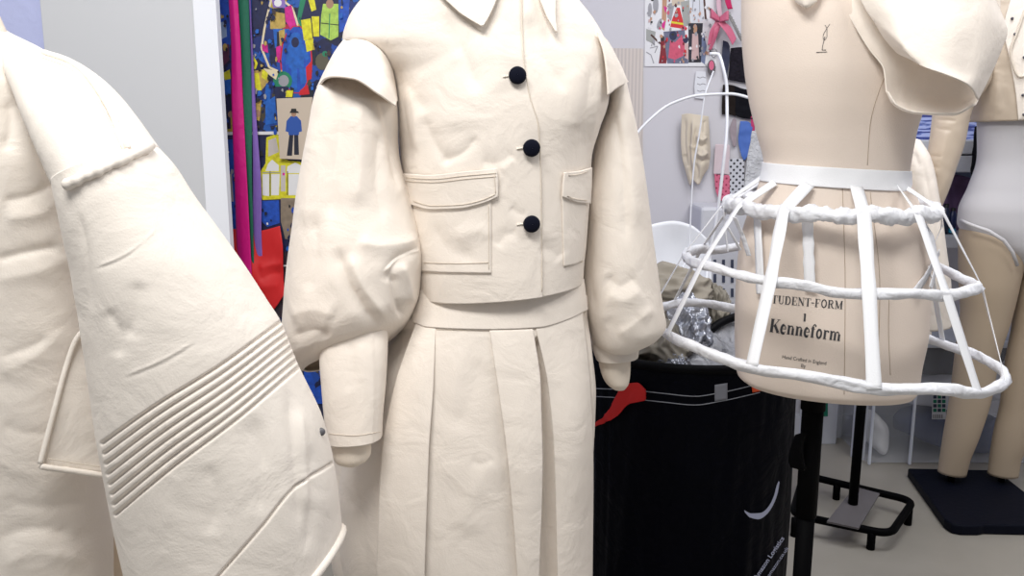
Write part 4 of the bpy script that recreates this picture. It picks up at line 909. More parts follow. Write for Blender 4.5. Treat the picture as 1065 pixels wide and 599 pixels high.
for (xt, xu, xm, xlo, w_) in ((807, 775, 735, 697, .015), (841, 819, 803, 785, .023), (890, 896, 903, 908, .024), (934, 948, 980, 1012, .020), (942, 972, 1014, 1042, .010)):
    p, n = hit(wbb, xt, 190 + (xt - 807) * .045, FY)
    strap('vertical_tape', [p + n * .003, hp(HU, ang_for(HU, xu), .004, .014), hp(HM, ang_for(HM, xm), .002, .010), hp(HL, ang_for(HL, xlo), .0, .009)], w_, cr_)
for ang in (112, 150, 190, 228, 262):
    a = math.radians(ang); cb_ = wb.mean((0, 1)); top = np.array([cb_[0] + .135 * math.sin(a), FY - .108 * math.cos(a), cb_[2]])
    strap('vertical_tape', [top, hp(HU, ang, 0, .01), hp(HM, ang, .002, .006), hp(HL, ang, .0, .006)], .014, cr_)
# short inner tapes hanging from the upper ring
for x_, yt, yb in ((792, 226, 305), (840, 230, 300)):
    pts = []
    for y_ in (yt, (yt * 2 + yb) / 3, (yt + 2 * yb) / 3, yb):
        p, n = hit(fb, x_ + (y_ - yt) * .03, y_, FY); pts.append(p + n * .012)
    strap('inner_tape', pts, .020, cr_)
strap('inner_tape', [hp(HU, 62, .0, -.01), hp(HU, 70, -.05, -.02), hp(HM, 60, .03, -.09), hp(HM, 52, -.0, -.07)], .018, cr_)
strap('inner_tape', [hp(HU, 75, .0, .01), hp(HU, 80, -.03, .02), hp(HU, 72, -.07, .0)], .016, cr_)
strap('inner_tape', [hp(HU, -80, .0, .0), hp(HU, -86, -.04, .01), hp(HU, -84, -.09, -.02)], .014, cr_)

for pts_, w_ in (([(956, 228, 1.60), (970, 248, 1.60), (975, 272, 1.60), (968, 300, 1.58)], .018), ([(977, 262, 1.62), (962, 290, 1.60), (950, 306, 1.585)], .022), ([(764, 226, 1.62), (772, 244, 1.63), (779, 266, 1.63)], .012), ([(752, 214, 1.72), (754, 238, 1.73), (757, 262, 1.72)], .012)):
    strap('loose_tape', [w1(*p) for p in pts_], w_, cr_, white_wrap)

# white boning arcs standing behind
bone = mat('boning_white', (.74, .76, .82), .4)
t1 = thing('boning_hoops', 'thin white plastic boning curved into tall arcs behind the crinoline', 'boning', tuple(w1(735, 300, 2.62)))
tubes('boning_strip', [(smooth_path([w1(652, 152, 2.62), w1(672, 128, 2.64), w1(700, 107, 2.66), w1(728, 99, 2.66), w1(758, 97.5, 2.64), w1(790, 106, 2.6), w1(812, 120, 2.55)], 60), .0042)], bone, t1, 8)
tubes('boning_strip', [(smooth_path([w1(738, 56, 2.68), w1(746, 56, 2.68), w1(752, 70, 2.66), w1(756, 95, 2.65), w1(756, 130, 2.62), w1(753, 165, 2.60), w1(749, 200, 2.6), w1(744, 235, 2.6), w1(738, 262, 2.6), w1(734, 300, 2.55)], 80), .0048)], bone, t1, 8)
tubes('boning_strip', [(smooth_path([w1(742, 74, 2.68), w1(733, 100, 2.66), w1(728, 135, 2.66), w1(722, 170, 2.66), w1(718.5, 220, 2.65), w1(717.5, 262, 2.62), w1(700, 290, 2.5), w1(688, 312, 2.4)], 80), .0024)], bone, t1, 8)

# ================================================================== DRAPED COLLAR on the form
dr = thing('draped_collar', 'cream fabric draped in a large rolled fold over the shoulder of the linen dress form', 'draped fabric', tuple(w1(935, 60, 1.55)))
back = patch([[(862, -30, 1.66), (900, -30, 1.64), (950, -30, 1.62), (1000, -30, 1.62), (1040, -20, 1.60)],
              [(872, -8, 1.60), (905, 0, 1.572), (950, 10, 1.59), (1000, 20, 1.62), (1040, 30, 1.60)],
              [(885, 20, 1.575), (915, 35, 1.565), (955, 50, 1.585), (1000, 60, 1.61), (1036, 55, 1.60)],
              [(903, 50, 1.56), (928, 66, 1.562), (960, 80, 1.588), (1000, 88, 1.61), (1028, 80, 1.60)],
              [(919, 72, 1.55), (932, 86, 1.562), (960, 100, 1.59), (995, 104, 1.60), (1020, 98, 1.585)],
              [(921, 88, 1.545), (928, 102, 1.55), (954, 112, 1.565), (991, 114, 1.57), (1017, 105, 1.56)],
              [(922, 95, 1.54), (929, 108, 1.53), (952, 118, 1.53), (990, 120, 1.53), (1014, 109, 1.54)],
              [(924, 95, 1.535), (931, 107, 1.52), (953, 116.5, 1.515), (989, 118, 1.515), (1012, 108, 1.535)]], 90, 110)
sheet('inner_fold', back, calico, dr, thick=.002, offset=0)
frontl = patch([[(878, -40, 1.57), (930, -40, 1.54), (975, -40, 1.54), (1010, -40, 1.56), (1024, -25, 1.60)],
                [(890, -10, 1.555), (930, -5, 1.515), (975, -5, 1.515), (1015, -8, 1.54), (1037, 4, 1.595)],
                [(903, 14, 1.54), (935, 20, 1.49), (975, 25, 1.485), (1018, 22, 1.52), (1047, 33, 1.59)],
                [(909, 22, 1.535), (938, 40, 1.475), (975, 52, 1.465), (1012, 58, 1.495), (1041, 52, 1.58)],
                [(920, 40, 1.53), (944, 54, 1.465), (975, 66, 1.455), (1008, 78, 1.48), (1030, 78, 1.565)],
                [(933, 55, 1.527), (957, 67.5, 1.458), (982, 77, 1.445), (1003, 86, 1.46), (1017, 104, 1.535)]], 110, 100)
sheet('outer_leaf', frontl, calico, dr, thick=.002, offset=0)
strp = patch([[(868, -30, 1.60), (885, -30, 1.565), (905, -30, 1.54)], [(877, 0, 1.585), (890, 0, 1.55), (908, 2, 1.53)], [(895, 34, 1.56), (905, 30, 1.53), (914, 26, 1.52)],
              [(910, 58, 1.55), (919, 52, 1.535), (927, 47, 1.535)], [(919, 74, 1.548), (926, 67, 1.54), (933, 58, 1.54)], [(922, 94, 1.54), (926, 84, 1.545), (933, 66, 1.555)]], 40, 70)
tip = patch([[(818, -30, 1.60), (838, -30, 1.575), (858, -30, 1.585)], [(822, -8, 1.59), (838, -8, 1.565), (854, -8, 1.575)], [(829, 3, 1.585), (838, 5, 1.565), (848, 3, 1.575)], [(834, 6, 1.585), (838, 8.5, 1.57), (842, 7, 1.575)]], 20, 24)
sheet('collar_tip', tip, calico, dr, thick=.002, offset=0)

# ================================================================== BLACK BAG BIN
lb = thing('storage_bag', 'large round black bag bin with a white curved arrow mark standing behind the skirt', 'bag', (w1(719, 500, 2.2)[0], 2.2, 0))
BY = 2.2
zr = w1(716, 384, 1.955)[2]
bxl, bxr = w1(610, 400, BY)[0], w1(824, 400, BY)[0]; bcx = (bxl + bxr) / 2; brx = (bxr - bxl) / 2
def ringpt(a, r, z): return (bcx + r * math.cos(a), BY - (r / brx) * .25 * math.sin(a), z)
rows = []
for k, v in enumerate(np.linspace(0, 1, 70)):
    z = zr * (1 - v) + .004 * v; row = []
    for j in range(200):
        a = 2 * math.pi * j / 200; r = brx * (1 + .006 * math.sin(v * 3.1)) + .006 * noise.noise((math.cos(a) * 4, math.sin(a) * 4, z * 5)) + (.004 * noise.noise((math.cos(a) * 14, math.sin(a) * 14, z * 3)) if v > .1 else 0)
        row.append(ringpt(a, r, z))
    rows.append(row)
bagV = np.array(rows); sheet('bag_wall', bagV, blackbag, lb, closed=True, thick=.004, caps=(False, True))
bagb = bvh_of(bagV, True)
tubes('rim', [(np.array([ringpt(a, brx, zr) for a in np.linspace(0, 2*math.pi, 90)]), .011)], mat('rim_black', (.002, .002, .003), .5, spec=.08), lb, 10)
stw = mat('stitch_white', (.35, .37, .42), .6)
for dy in (0, 9):
    tubes('stitch_line', [(hugline(bagb, [(618, 404 + dy * .9), (650, 405 + dy), (690, 409 + dy), (723, 412 + dy), (750, 408 + dy), (790, 399 + dy)], .001, 50, 2.0), .0010)], stw, lb, 6)
sheet('grey_tag', hug(bagb, [[(743, 400), (756, 398)], [(743, 417), (756, 415)]], .003, 6, 8, 2.0), mat('tag_silver', (.22, .23, .27), .5), lb, thick=.001, label='small silver grey square tag')
sheet('orange_tag', hug(bagb, [[(781, 400), (793, 398)], [(782, 408), (796, 405)]], .003, 6, 8, 2.0), mat('tag_orange', (.75, .08, .01), .5), lb, thick=.001, label='small orange tag')
markm = mat('mark_white', (.42, .45, .60), .5)
def cres(top, bot, name): sheet(name, hug(bagb, [top, bot], .0025, 40, 5, 2.0), markm, lb)
cres([(773.5, 530), (781, 533.5), (790, 533), (798, 527), (804, 515), (807, 504), (809, 500)], [(774.5, 532.5), (780, 538), (788, 539.5), (797, 534), (804, 523), (808, 512), (810, 501)], 'curved_arrow_mark')
tb = text_on(bagb, 'Amazon Logistics', 799, 580, 4.6, -.98, 2.0, 'printed_lettering', lb, markm, widthpx=52, bold=.02, off=.0025)
tb = text_on(bagb, 'amazon.co.uk', 808, 584, 3.6, -.98, 2.0, 'printed_lettering', lb, markm, widthpx=36, bold=.01, off=.0025)
# red strap
rs = hug(bagb, [[(654, 398), (664, 397), (673, 404)], [(648, 403), (660, 410), (672, 414)], [(641, 417), (647, 420), (655, 420)], [(633, 430), (638, 433), (643, 433)], [(620, 441), (621, 442), (622, 443)]], .012, 20, 40, 2.0)
sheet('red_strap', rs, mat('strap_red', (.55, .008, .008), .7), lb, thick=.003, label='red webbing pull strap')
# things in the bag
def crumple(name, c, rad, m, label, cat, seed, amp=.35, fr=2.2, n=80, stretch=(1, 1, 1), thick=0):
    V = np.zeros((n, n * 2, 3))
    for i in range(n):
        ph = math.pi * (i + .02) / (n - 1 + .04)
        for j in range(2 * n):
            th = math.pi * j / n; d = (math.sin(ph) * math.cos(th), math.sin(ph) * math.sin(th), math.cos(ph))
            q_ = (d[0] * fr * stretch[0] + seed, d[1] * fr * stretch[1], d[2] * fr * stretch[2])
            k = 1 + amp * .45 * (1 - 2.4 * abs(noise.noise(q_))) + amp * .16 * (1 - 2.4 * abs(noise.noise((q_[0] * 2.6, q_[1] * 2.6, q_[2] * 2.6)))) - amp * .2
            V[i, j] = (c[0] + d[0] * rad[0] * k, c[1] + d[1] * rad[1] * k, c[2] + d[2] * rad[2] * k)
    return tag(sheet(name, V, m, closed=True), label, cat, 'crumpled pieces in the black bag')
kh = mat('khaki_cloth', (.22, .20, .165), .8, weave=.0005)
kh2 = mat('khaki_light', (.29, .26, .215), .8)
silv = mat('silver_film', (.42, .44, .50), .22, metal=.6, bump=(18, .02, 4))
def P3(x, y, Y): return w1(x, y, Y)
crumple('khaki_fabric', P3(690, 362, 2.13), (.075, .09, .065), kh, 'crumpled khaki fabric bundle at the left front of the open black bag', 'fabric', 3, .6, 1.2)
crumple('khaki_fabric', P3(697, 312, 2.28), (.12, .10, .085), kh2, 'folded beige khaki fabric heaped at the back left of the black bag', 'fabric', 8, .6, .9, stretch=(.8, 1, 2.6))
crumple('khaki_fabric', P3(738, 322, 2.30), (.05, .06, .065), kh, 'pleated khaki fabric piece beside the clear bag in the black bag', 'fabric', 12, .5, 1.2, stretch=(3.5, 1, 1))
crumple('silver_pouch', P3(714, 352, 2.16), (.055, .07, .10), silv, 'shiny silver foil bag stuffed between the khaki bundles', 'pouch', 5, .6, 1.8)
crumple('silver_pouch', P3(700, 378, 2.06), (.035, .05, .03), silv, 'small crumpled silver film at the front rim of the black bag', 'pouch', 15, .6, 2.4)
crumple('brown_garment', P3(690, 345, 2.24), (.10, .10, .08), mat('brown_cloth', (.10, .085, .07), .8), 'dark brown fabric deep in the black bag between khaki pieces', 'fabric', 25, .5, 2.0)
cb = thing('clear_plastic_bag', 'clear plastic bag with a black curved rim lying in the open black bag', 'plastic bag', tuple(P3(770, 372, 2.2)))
film = mat('clear_film', (.45, .46, .50), .18, alpha=.72, bump=(22, .03, 4))
V = patch([[(722, 362, 2.10), (735, 345, 2.18), (755, 333, 2.25), (790, 325, 2.3)], [(716, 372, 2.08), (738, 360, 2.12), (760, 350, 2.2), (795, 345, 2.25)], [(715, 382, 2.05), (740, 378, 2.08), (765, 376, 2.12), (800, 372, 2.15)], [(718, 386, 2.04), (740, 387, 2.05), (765, 390, 2.06), (800, 388, 2.1)]], 60, 50)
V = fold_noise(V, .012, 14, 5, closed=False); sheet('film', V, film, cb, thick=.002)
tubes('rim', [(smooth_path([P3(718, 372, 2.12), P3(724, 358, 2.14), P3(738, 344, 2.18), P3(755, 333, 2.22), P3(775, 327, 2.26), P3(800, 325, 2.3)], 40), .011)], mat('rim_black', (.002, .002, .003), .5, spec=.08), cb, 10)
tag(tubes('red_pen', [(np.array([P3(701, 378.5, 2.03), P3(722, 382, 2.03)]), .004)], mat('pen_red', (.45, .05, .02), .4)), 'small orange red strip lying on the rim of the black bag', 'strip')

# white chair behind
wc = thing('shell_chair', 'white plastic shell chair with rounded back behind the jacket sleeve', 'chair', (w1(700, 300, 2.75)[0], 2.75, 0))
V = patch([[(655, 246, 2.78), (680, 233, 2.80), (700, 230, 2.81), (718, 234, 2.80), (735, 248, 2.78)],
           [(652, 262, 2.77), (680, 258, 2.80), (700, 256, 2.82), (720, 258, 2.80), (739, 264, 2.77)],
           [(650, 300, 2.74), (680, 300, 2.78), (700, 300, 2.80), (722, 300, 2.78), (740, 300, 2.74)],
           [(652, 360, 2.66), (680, 365, 2.72), (700, 366, 2.74), (722, 365, 2.72), (740, 360, 2.66)],
           [(650, 385, 2.50), (680, 396, 2.5), (700, 397, 2.5), (722, 396, 2.5), (742, 385, 2.50)]], 50, 60)
sheet('shell', V, white_pl, wc, thick=.006)
cx_ = w1(697, 300, 2.7)[0]; zs = V[-1][:, 2].min()
for sx in (-1, 1):
    for sy in (2.55, 2.75): tubes('leg', [(np.array([(cx_ + sx * .12, sy, zs + .02), (cx_ + sx * .17, sy + (sy - 2.65) * .6, 0)]), .011)], mat('chair_leg', (.4, .4, .43), .3, metal=.6), wc, 10)
# perforated white basket
pb = thing('perforated_basket', 'pale grey perforated plastic basket on the rear wall seen through the hoops', 'basket', tuple(w1(752, 330, 3.3)))
q0 = w1(728, 215, 3.3); q1 = w1(775, 330, 3.3)
box('basket_body', (q0[0], 3.28, q1[2]), (q1[0], 3.498, q0[2]), mat('basket_grey', (.58, .59, .64), .45), pb, .012)
qq = Print(3.277)
for i in range(5):
    for j in range(2, 6): 
        qq = Print(3.277); qq.poly([(733 + i * 9, 240 + j * 15), (736 + i * 9, 240 + j * 15), (736 + i * 9, 249 + j * 15), (733 + i * 9, 249 + j * 15)], mat('hole_dark', (.04, .05, .09), .6)); qq.build('slot', pb)

# ================================================================== PLEATED SKIRT
SY = 1.50
sk = thing('pleated_skirt', 'cream calico skirt with wide box pleats under the cropped jacket', 'skirt', (w1(520, 340, SY)[0], SY, .45))
sec = [(431, 280, 605, 280, SY, .115), (428, 296, 607, 296, SY, .118), (420, 318, 609, 308, SY, .124), (406, 338, 611, 326, SY, .130), (380, 372, 616, 365, SY, .140), (364, 415, 620, 410, SY, .15), (350, 465, 618, 460, SY, .16), (343, 520, 614, 515, SY, .168), (345, 560, 613, 560, SY, .172), (352, 610, 613, 610, SY, .175), (355, 700, 615, 700, SY, .178), (350, 780, 617, 780, SY, .18)]
sv = tube(sec, 620, 360, 2.1)
sv = fold_noise(sv, .0022, 5, 11, (1, 1, .5), crisp=1.5)
PL = [('g', ([(555, 350), (560, 400), (560, 460), (556, 600), (553, 800)], [(562, 350), (572, 400), (577, 460), (582, 600), (587, 800)]), 4, .022),
      ('g', ([(606, 320), (610, 400), (611, 480), (609, 600), (609, 800)], [(612, 320), (617, 400), (619, 480), (616, 600), (615, 800)]), 2.5, .014),
      ('g', ([(300, 312), (300, 800)], [(440, 312), (416, 400), (403, 470), (397, 600), (392, 800)]), 6, .016),
      ('v', [(500, 370), (488, 420), (470, 450)], 13, .004), ('r', [(480, 360), (470, 430), (466, 520)], 16, .004), ('v', [(516, 476), (500, 482), (488, 478)], 5, .003), ('r', [(480, 560), (500, 500), (520, 470)], 16, .005),
      ('v', [(350, 530), (372, 516), (396, 500)], 8, .004), ('v', [(425, 330), (405, 400), (385, 460)], 9, .005), ('v', [(370, 500), (372, 560), (376, 660)], 9, .005)]
# pleats start under the band
PL = [(k_, p_, w_, h_) for k_, p_, w_, h_ in PL]
ppx = proj(sv); band = np.clip((ppx[..., 1] - (341 - 0.0 * ppx[..., 0])) / 6 + .0, 0, 1)
skb0 = bvh_of(sv, True)
sv2 = crease(sv, PL); bandy = np.interp(ppx[..., 0], [428, 445, 510, 560, 590, 611], [334, 341, 343, 341, 333, 322]); k = np.clip((ppx[..., 1] - bandy) / 5, 0, 1)[..., None]
sv = sv * (1 - k) + sv2 * k
sheet('pleated_body', sv, calico, sk, closed=True, thick=.0015)
skb = bvh_of(sv, True)
def pleat(L, Rr, o0, oL, oR, bulge):
    n_ = 120; k_ = 36; lq = smooth_path(L, n_); rq = smooth_path(Rr, n_); V = np.zeros((n_, k_, 3))
    for i in range(n_):
        v = i / (n_ - 1); g = min(1, v * 3.2) ** .8
        for j in range(k_):
            u = j / (k_ - 1); px_, py_ = lq[i] * (1 - u) + rq[i] * u; p, nn = hit(skb0, px_, py_, SY)
            o_ = o0 + g * ((oL * (1 - u) + oR * u) + bulge * math.sin(math.pi * u) * (.7 + .5 * math.sin(v * 7 + px_ * .02)))
            V[i, j] = p + np.array([nn[0], nn[1], 0]) / math.hypot(nn[0], nn[1]) * o_
    sheet('pleat', V, calico, sk, thick=.002)
pleat([(433, 336), (412, 400), (399, 470), (393, 600), (388, 720)], [(453.5, 341), (452, 400), (448, 460), (443, 600), (440, 720)], .0015, .005, .011, .004)
pleat([(509, 342), (518, 405), (525, 460), (536, 600), (543, 720)], [(554, 341), (560, 400), (560, 460), (556, 600), (553, 720)], .0015, .011, .016, .004)
pleat([(557, 341), (569, 400), (574, 460), (578, 600), (581, 720)], [(605, 322), (610, 400), (611, 480), (610, 600), (609, 720)], .0015, .004, .010, .007)
band = hug(skb, [[(431, 300), (470, 303), (520, 303), (570, 299), (607, 290)], [(430, 319), (470, 325), (520, 325), (575, 320), (609, 306)], [(430, 334.5), (445, 340.5), (510, 342.5), (560, 340.5), (590, 332), (610, 322)]], .003, 140, 30, SY)
sheet('waistband', band, calico, sk, thick=.003)
tubes('stitching', [(hugline(skb, [(431, 336), (446, 342), (480, 343.5), (510, 344), (560, 342), (590, 334), (609, 324)], .0005, 60, SY), .0006)], thread, sk, 6)

# ================================================================== CROPPED JACKET
jk = thing('cropped_jacket', 'cream calico cropped jacket with navy buttons and puffed sleeves in the centre', 'jacket', (w1(520, 300, 1.5)[0], 1.5, .95))
JY = 1.5
js = [(470, -62, 575, -62, JY, .06), (430, -38, 585, -38, JY, .085), (385, -8, 596, -8, JY, .105), (362, 22, 618, 22, JY, .115), (357, 42, 629, 42, JY, .12), (378, 56, 634, 60, JY, .125), (404, 78, 635, 82, JY, .13), (412, 106, 633, 105, JY, .135), (415, 135, 623, 135, JY, .137), (418, 165, 615, 165, JY, .136), (424, 200, 613, 200, JY, .136), (428, 250, 610, 245, JY, .137), (432, 285, 607, 275, JY, .138), (435, 305, 606, 291, JY, .138)]
jv = tube(js, 520, 340, 2.15)
jv = fold_noise(jv, .0016, 6, 21, crisp=2.2)
JC = [('r', [(450, 60), (470, 100), (475, 140)], 30, .006), ('r', [(590, 70), (598, 100), (600, 140)], 16, .005),
      ('v', [(468, 8), (478, 45), (492, 80), (500, 100)], 9, .008), ('v', [(548, 12), (560, 50), (580, 80), (590, 100)], 8, .008), ('r', [(515, 20), (520, 60), (518, 100)], 14, .005),
      ('v', [(414, 70), (418, 110), (424, 150), (428, 172)], 6, .008), ('r', [(424, 90), (432, 120), (434, 160)], 6, .005), ('v', [(440, 120), (452, 150), (470, 172)], 7, .006), ('v', [(498, 140), (480, 160), (455, 170)], 5, .005),
      ('v', [(410, 66), (425, 90), (446, 120)], 8, .004), ('v', [(618, 60), (610, 110), (604, 165)], 7, .005), ('r', [(626, 70), (620, 110), (614, 150)], 4, .004),
      ('v', [(537, 158), (515, 170), (498, 168)], 7, .004), ('r', [(535, 165), (520, 178)], 6, .003), ('v', [(540, 240), (524, 246), (516, 258)], 6, .004), ('v', [(530, 215), (540, 222), (548, 224)], 5, .003),
      ('r', [(475, 250), (500, 240), (510, 250)], 8, .003), ('v', [(450, 232), (470, 262), (500, 270)], 9, .003), ('v', [(560, 255), (575, 262), (585, 270)], 8, .004),
      ('S+', [(541, -60), (541.5, 0), (543.5, 50), (550, 97), (560, 133), (562.5, 200), (563.5, 300)], 60, .0045)]
jv = crease(jv, JC)
sheet('body', jv, calico, jk, closed=True, thick=.003)
jbv = bvh_of(jv, True)
# hem fold and seams
def stitch(parent, bvh, *lines, off=.0006, r=.0005, m=thread, Yf=1.5, name='stitching'):
    return tubes(name, [(hugline(bvh, l, off, None, Yf), r) for l in lines], m, parent, 6)
stitch(jk, jbv, [(541.5, -20), (543.5, 50), (550, 97), (560, 133), (562.5, 200), (563.5, 303)], r=.0009)
stitch(jk, jbv, [(356, 40), (380, 43), (396, 55), (405, 68), (412, 90), (413, 108)], [(632, 48), (634, 70), (633, 98)], r=.0008)
# pockets
lp = hug(jbv, [[(427, 200), (470, 206), (511, 205)], [(433, 240), (470, 244), (511, 243)], [(439, 282), (470, 283.5), (511, 284)]], .0025, 50, 50)
lpo = sheet('patch_pocket', crease(lp, [('v', [(445, 225), (465, 255), (495, 268)], 8, .002), ('r', [(470, 245), (490, 240), (508, 232)], 8, .002)], closed=False), calico, jk, thick=.0025, label='large patch pocket')
plb = bvh_of(lp, False)
stitch(lpo, plb, [(508, 212), (508.5, 245), (508.5, 280)], [(441, 273), (475, 274), (508, 273)], off=.0008)
lf = hug(jbv, [[(420, 180), (450, 181.5), (485, 178), (517, 175.5)], [(424, 196), (450, 200), (485, 197), (518.5, 191)], [(429, 212), (450, 217.5), (478, 216.5), (504, 210.5), (518, 204)]], .006, 60, 40)
sheet('flap', lf, calico, lpo, thick=.003, label='pocket flap with double stitching')
flb = bvh_of(lf, False)
stitch(lpo, flb, [(422, 184.5), (450, 186), (485, 182.5), (516, 180)], [(422, 188), (450, 189.5), (485, 186), (516, 183.5)], [(430, 209), (450, 214), (478, 213), (503, 207.5), (515, 202)], [(514, 181), (515.5, 201)], off=.0008)
rp_ = hug(jbv, [[(584, 203), (596, 206), (609, 206)], [(585, 240), (596, 240), (608, 238)], [(586, 277), (596, 275), (605, 271)]], .0025, 24, 40)
rpo = sheet('patch_pocket', rp_, calico, jk, thick=.0025, label='patch pocket turning round the side')
rf = hug(jbv, [[(585, 179), (598, 178), (612.5, 174)], [(583.5, 192), (598, 194), (612, 194)], [(583, 204), (590, 207), (600, 210.5), (611, 211.5)]], .006, 24, 30)
sheet('flap', rf, calico, rpo, thick=.003)
rfb = bvh_of(rf, False)
stitch(rpo, rfb, [(586, 183), (598, 182), (611, 178.5)], [(585, 202), (598, 207), (610, 208.5)], off=.0008)
stitch(jk, jbv, [(586, 206), (586.5, 240), (587, 276)], [(587, 277.5), (606, 272)], r=.0007)
# buttons and buttonholes
for bx_, by_ in ((538, 79), (552.3, 153.7), (552.3, 232.7)):
    p, n = hit(jbv, bx_, by_); n = n / np.linalg.norm(n); n = n * .7 + np.array([0, -.3, 0]); n /= np.linalg.norm(n)
    a = np.cross(n, [0, 0, 1]); a /= np.linalg.norm(a); b2 = np.cross(n, a); R = .0137
    prof = [(0.35, .001), (.8, .001), (.97, .003), (1.0, .006), (.96, .0085), (.8, .0105), (.5, .012), (.02, .0125)]
    V = np.array([[p + n * z + R * r * (math.cos(2*math.pi*j/32) * a + math.sin(2*math.pi*j/32) * b2) for j in range(32)] for r, z in prof])
    o = sheet('button', V, velvet, jk, closed=True, label='round navy velvet covered button')
    stitch(jk, jbv, [(bx_ - 15, by_ + 1), (bx_ - 8, by_)], off=.001, r=.0012, m=thread_light, name='buttonhole')
# collar leaves
def leaf(rows, off, name='collar_leaf'):
    V = hug(jbv, rows, off, 40, 40)
    n_ = V.shape[0]
    lift = np.linspace(.0, .006, n_)[:, None, None] * np.array([0, -1, 0]); return sheet(name, V + lift, calico, jk, thick=.003)
leaf([[(440, -30), (478, -30), (524, -28)], [(455, -8), (482, -6), (518.5, -6)], [(476, 12), (492, 12), (512, 12)], [(500, 28.5), (501.5, 29), (503, 29)]], .008)
leaf([[(556, -30), (564, -30), (580, -30)], [(557, -8), (564, -8), (575, -8)], [(565, 16), (569, 16), (575, 15)], [(575.5, 35), (576, 35.5), (577, 36)]], .010)
stitch(jk, jbv, [(460, 3), (483, 20), (500, 33)], off=.0003, r=.0004)

# sleeves
lsv = tube([(346, 68, 396, 84, 1.46, .03), (338, 82, 406, 98, 1.448, .05), (330, 94, 412, 110, 1.435, .068), (321, 140, 414, 155, 1.43, .075), (309, 205, 424, 200, 1.43, .085), (301, 262, 434, 238, 1.425, .095), (297, 305, 438, 266, 1.42, .10, .0), (295, 345, 436, 300, 1.42, .10, .1), (298, 368, 426, 330, 1.42, .09, .25), (306, 382, 412, 346, 1.425, .075, .35), (317, 386.5, 402, 354, 1.43, .06, .4)], 360, 340, 2.1)
lsv = fold_noise(lsv, .0022, 7, 31, (1, 1, .5), crisp=2.0)
lsv = crease(lsv, [('v', [(350, 255), (360, 290), (378, 320), (396, 342)], 7, .009), ('r', [(362, 262), (376, 296), (392, 318), (404, 334)], 7, .007), ('v', [(436, 262), (420, 266), (408, 278), (402, 296)], 5, .008), ('r', [(438, 246), (415, 254), (395, 256), (368, 250)], 10, .008),
                   ('r', [(416, 272), (424, 296), (428, 318)], 5, .008), ('v', [(408, 284), (412, 310), (418, 332)], 4, .008), ('r', [(300, 330), (326, 322), (350, 330)], 12, .006), ('v', [(302, 352), (325, 344), (345, 352)], 7, .005),
                   ('v', [(392, 95), (404, 130), (410, 170), (416, 200)], 5, .007), ('v', [(350, 90), (352, 130), (346, 180), (344, 240)], 8, .006), ('r', [(372, 100), (376, 150), (370, 220)], 10, .006), ('v', [(395, 130), (392, 190), (400, 235)], 8, .005), ('r', [(332, 120), (322, 180), (316, 240)], 9, .004), ('v', [(326, 220), (328, 260), (318, 310)], 9, .005),
                   ('s-', [(437, 258), (414, 268), (398, 284)], 10, .006)], soft=.9)
sheet('sleeve', lsv, calico, jk, closed=True, thick=.003, mats2=[calico_shade])
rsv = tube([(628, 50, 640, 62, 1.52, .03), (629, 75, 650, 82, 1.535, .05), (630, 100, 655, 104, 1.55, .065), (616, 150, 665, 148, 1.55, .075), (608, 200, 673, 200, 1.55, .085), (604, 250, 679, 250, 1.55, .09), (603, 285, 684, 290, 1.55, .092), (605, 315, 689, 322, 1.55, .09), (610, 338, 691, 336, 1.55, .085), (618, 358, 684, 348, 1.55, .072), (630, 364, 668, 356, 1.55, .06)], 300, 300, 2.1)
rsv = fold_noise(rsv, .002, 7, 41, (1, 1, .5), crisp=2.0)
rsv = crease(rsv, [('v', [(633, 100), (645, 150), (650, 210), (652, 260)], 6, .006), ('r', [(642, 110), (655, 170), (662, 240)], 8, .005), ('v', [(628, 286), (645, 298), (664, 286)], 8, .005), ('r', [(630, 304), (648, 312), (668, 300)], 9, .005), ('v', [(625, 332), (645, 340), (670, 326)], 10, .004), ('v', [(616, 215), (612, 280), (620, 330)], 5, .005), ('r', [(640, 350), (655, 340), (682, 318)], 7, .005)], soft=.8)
sheet('sleeve', rsv, calico, jk, closed=True, thick=.003, mats2=[calico_shade])
# cuffs
lc = tube([(336, 338, 403, 340, 1.39, .04), (333, 365, 403, 362, 1.375, .04), (335, 400, 401, 400, 1.36, .04), (338, 435, 398, 432, 1.35, .038), (340.5, 458, 397, 454, 1.345, .038)], 140, 120, 2.4)
lc = crease(lc, [('v', [(364, 352), (366, 380), (362, 410)], 5, .003), ('r', [(375, 355), (378, 400)], 6, .002), ('S+', [(388, 356), (390, 400), (388, 455)], 40, .0015)])
sheet('cuff', lc, calico, jk, closed=True, thick=.003, mats2=[calico_shade])
lcb = bvh_of(lc, True); stitch(jk, lcb, [(342, 451), (368, 453), (395, 449)], Yf=1.43)
rc_ = tube([(614, 345, 668, 345, 1.55, .04), (616, 362, 665, 359, 1.55, .04), (620, 373.5, 663.5, 370, 1.55, .04)], 100, 50, 2.2)
sheet('cuff', rc_, calico, jk, closed=True, thick=.003, mats2=[calico_shade])
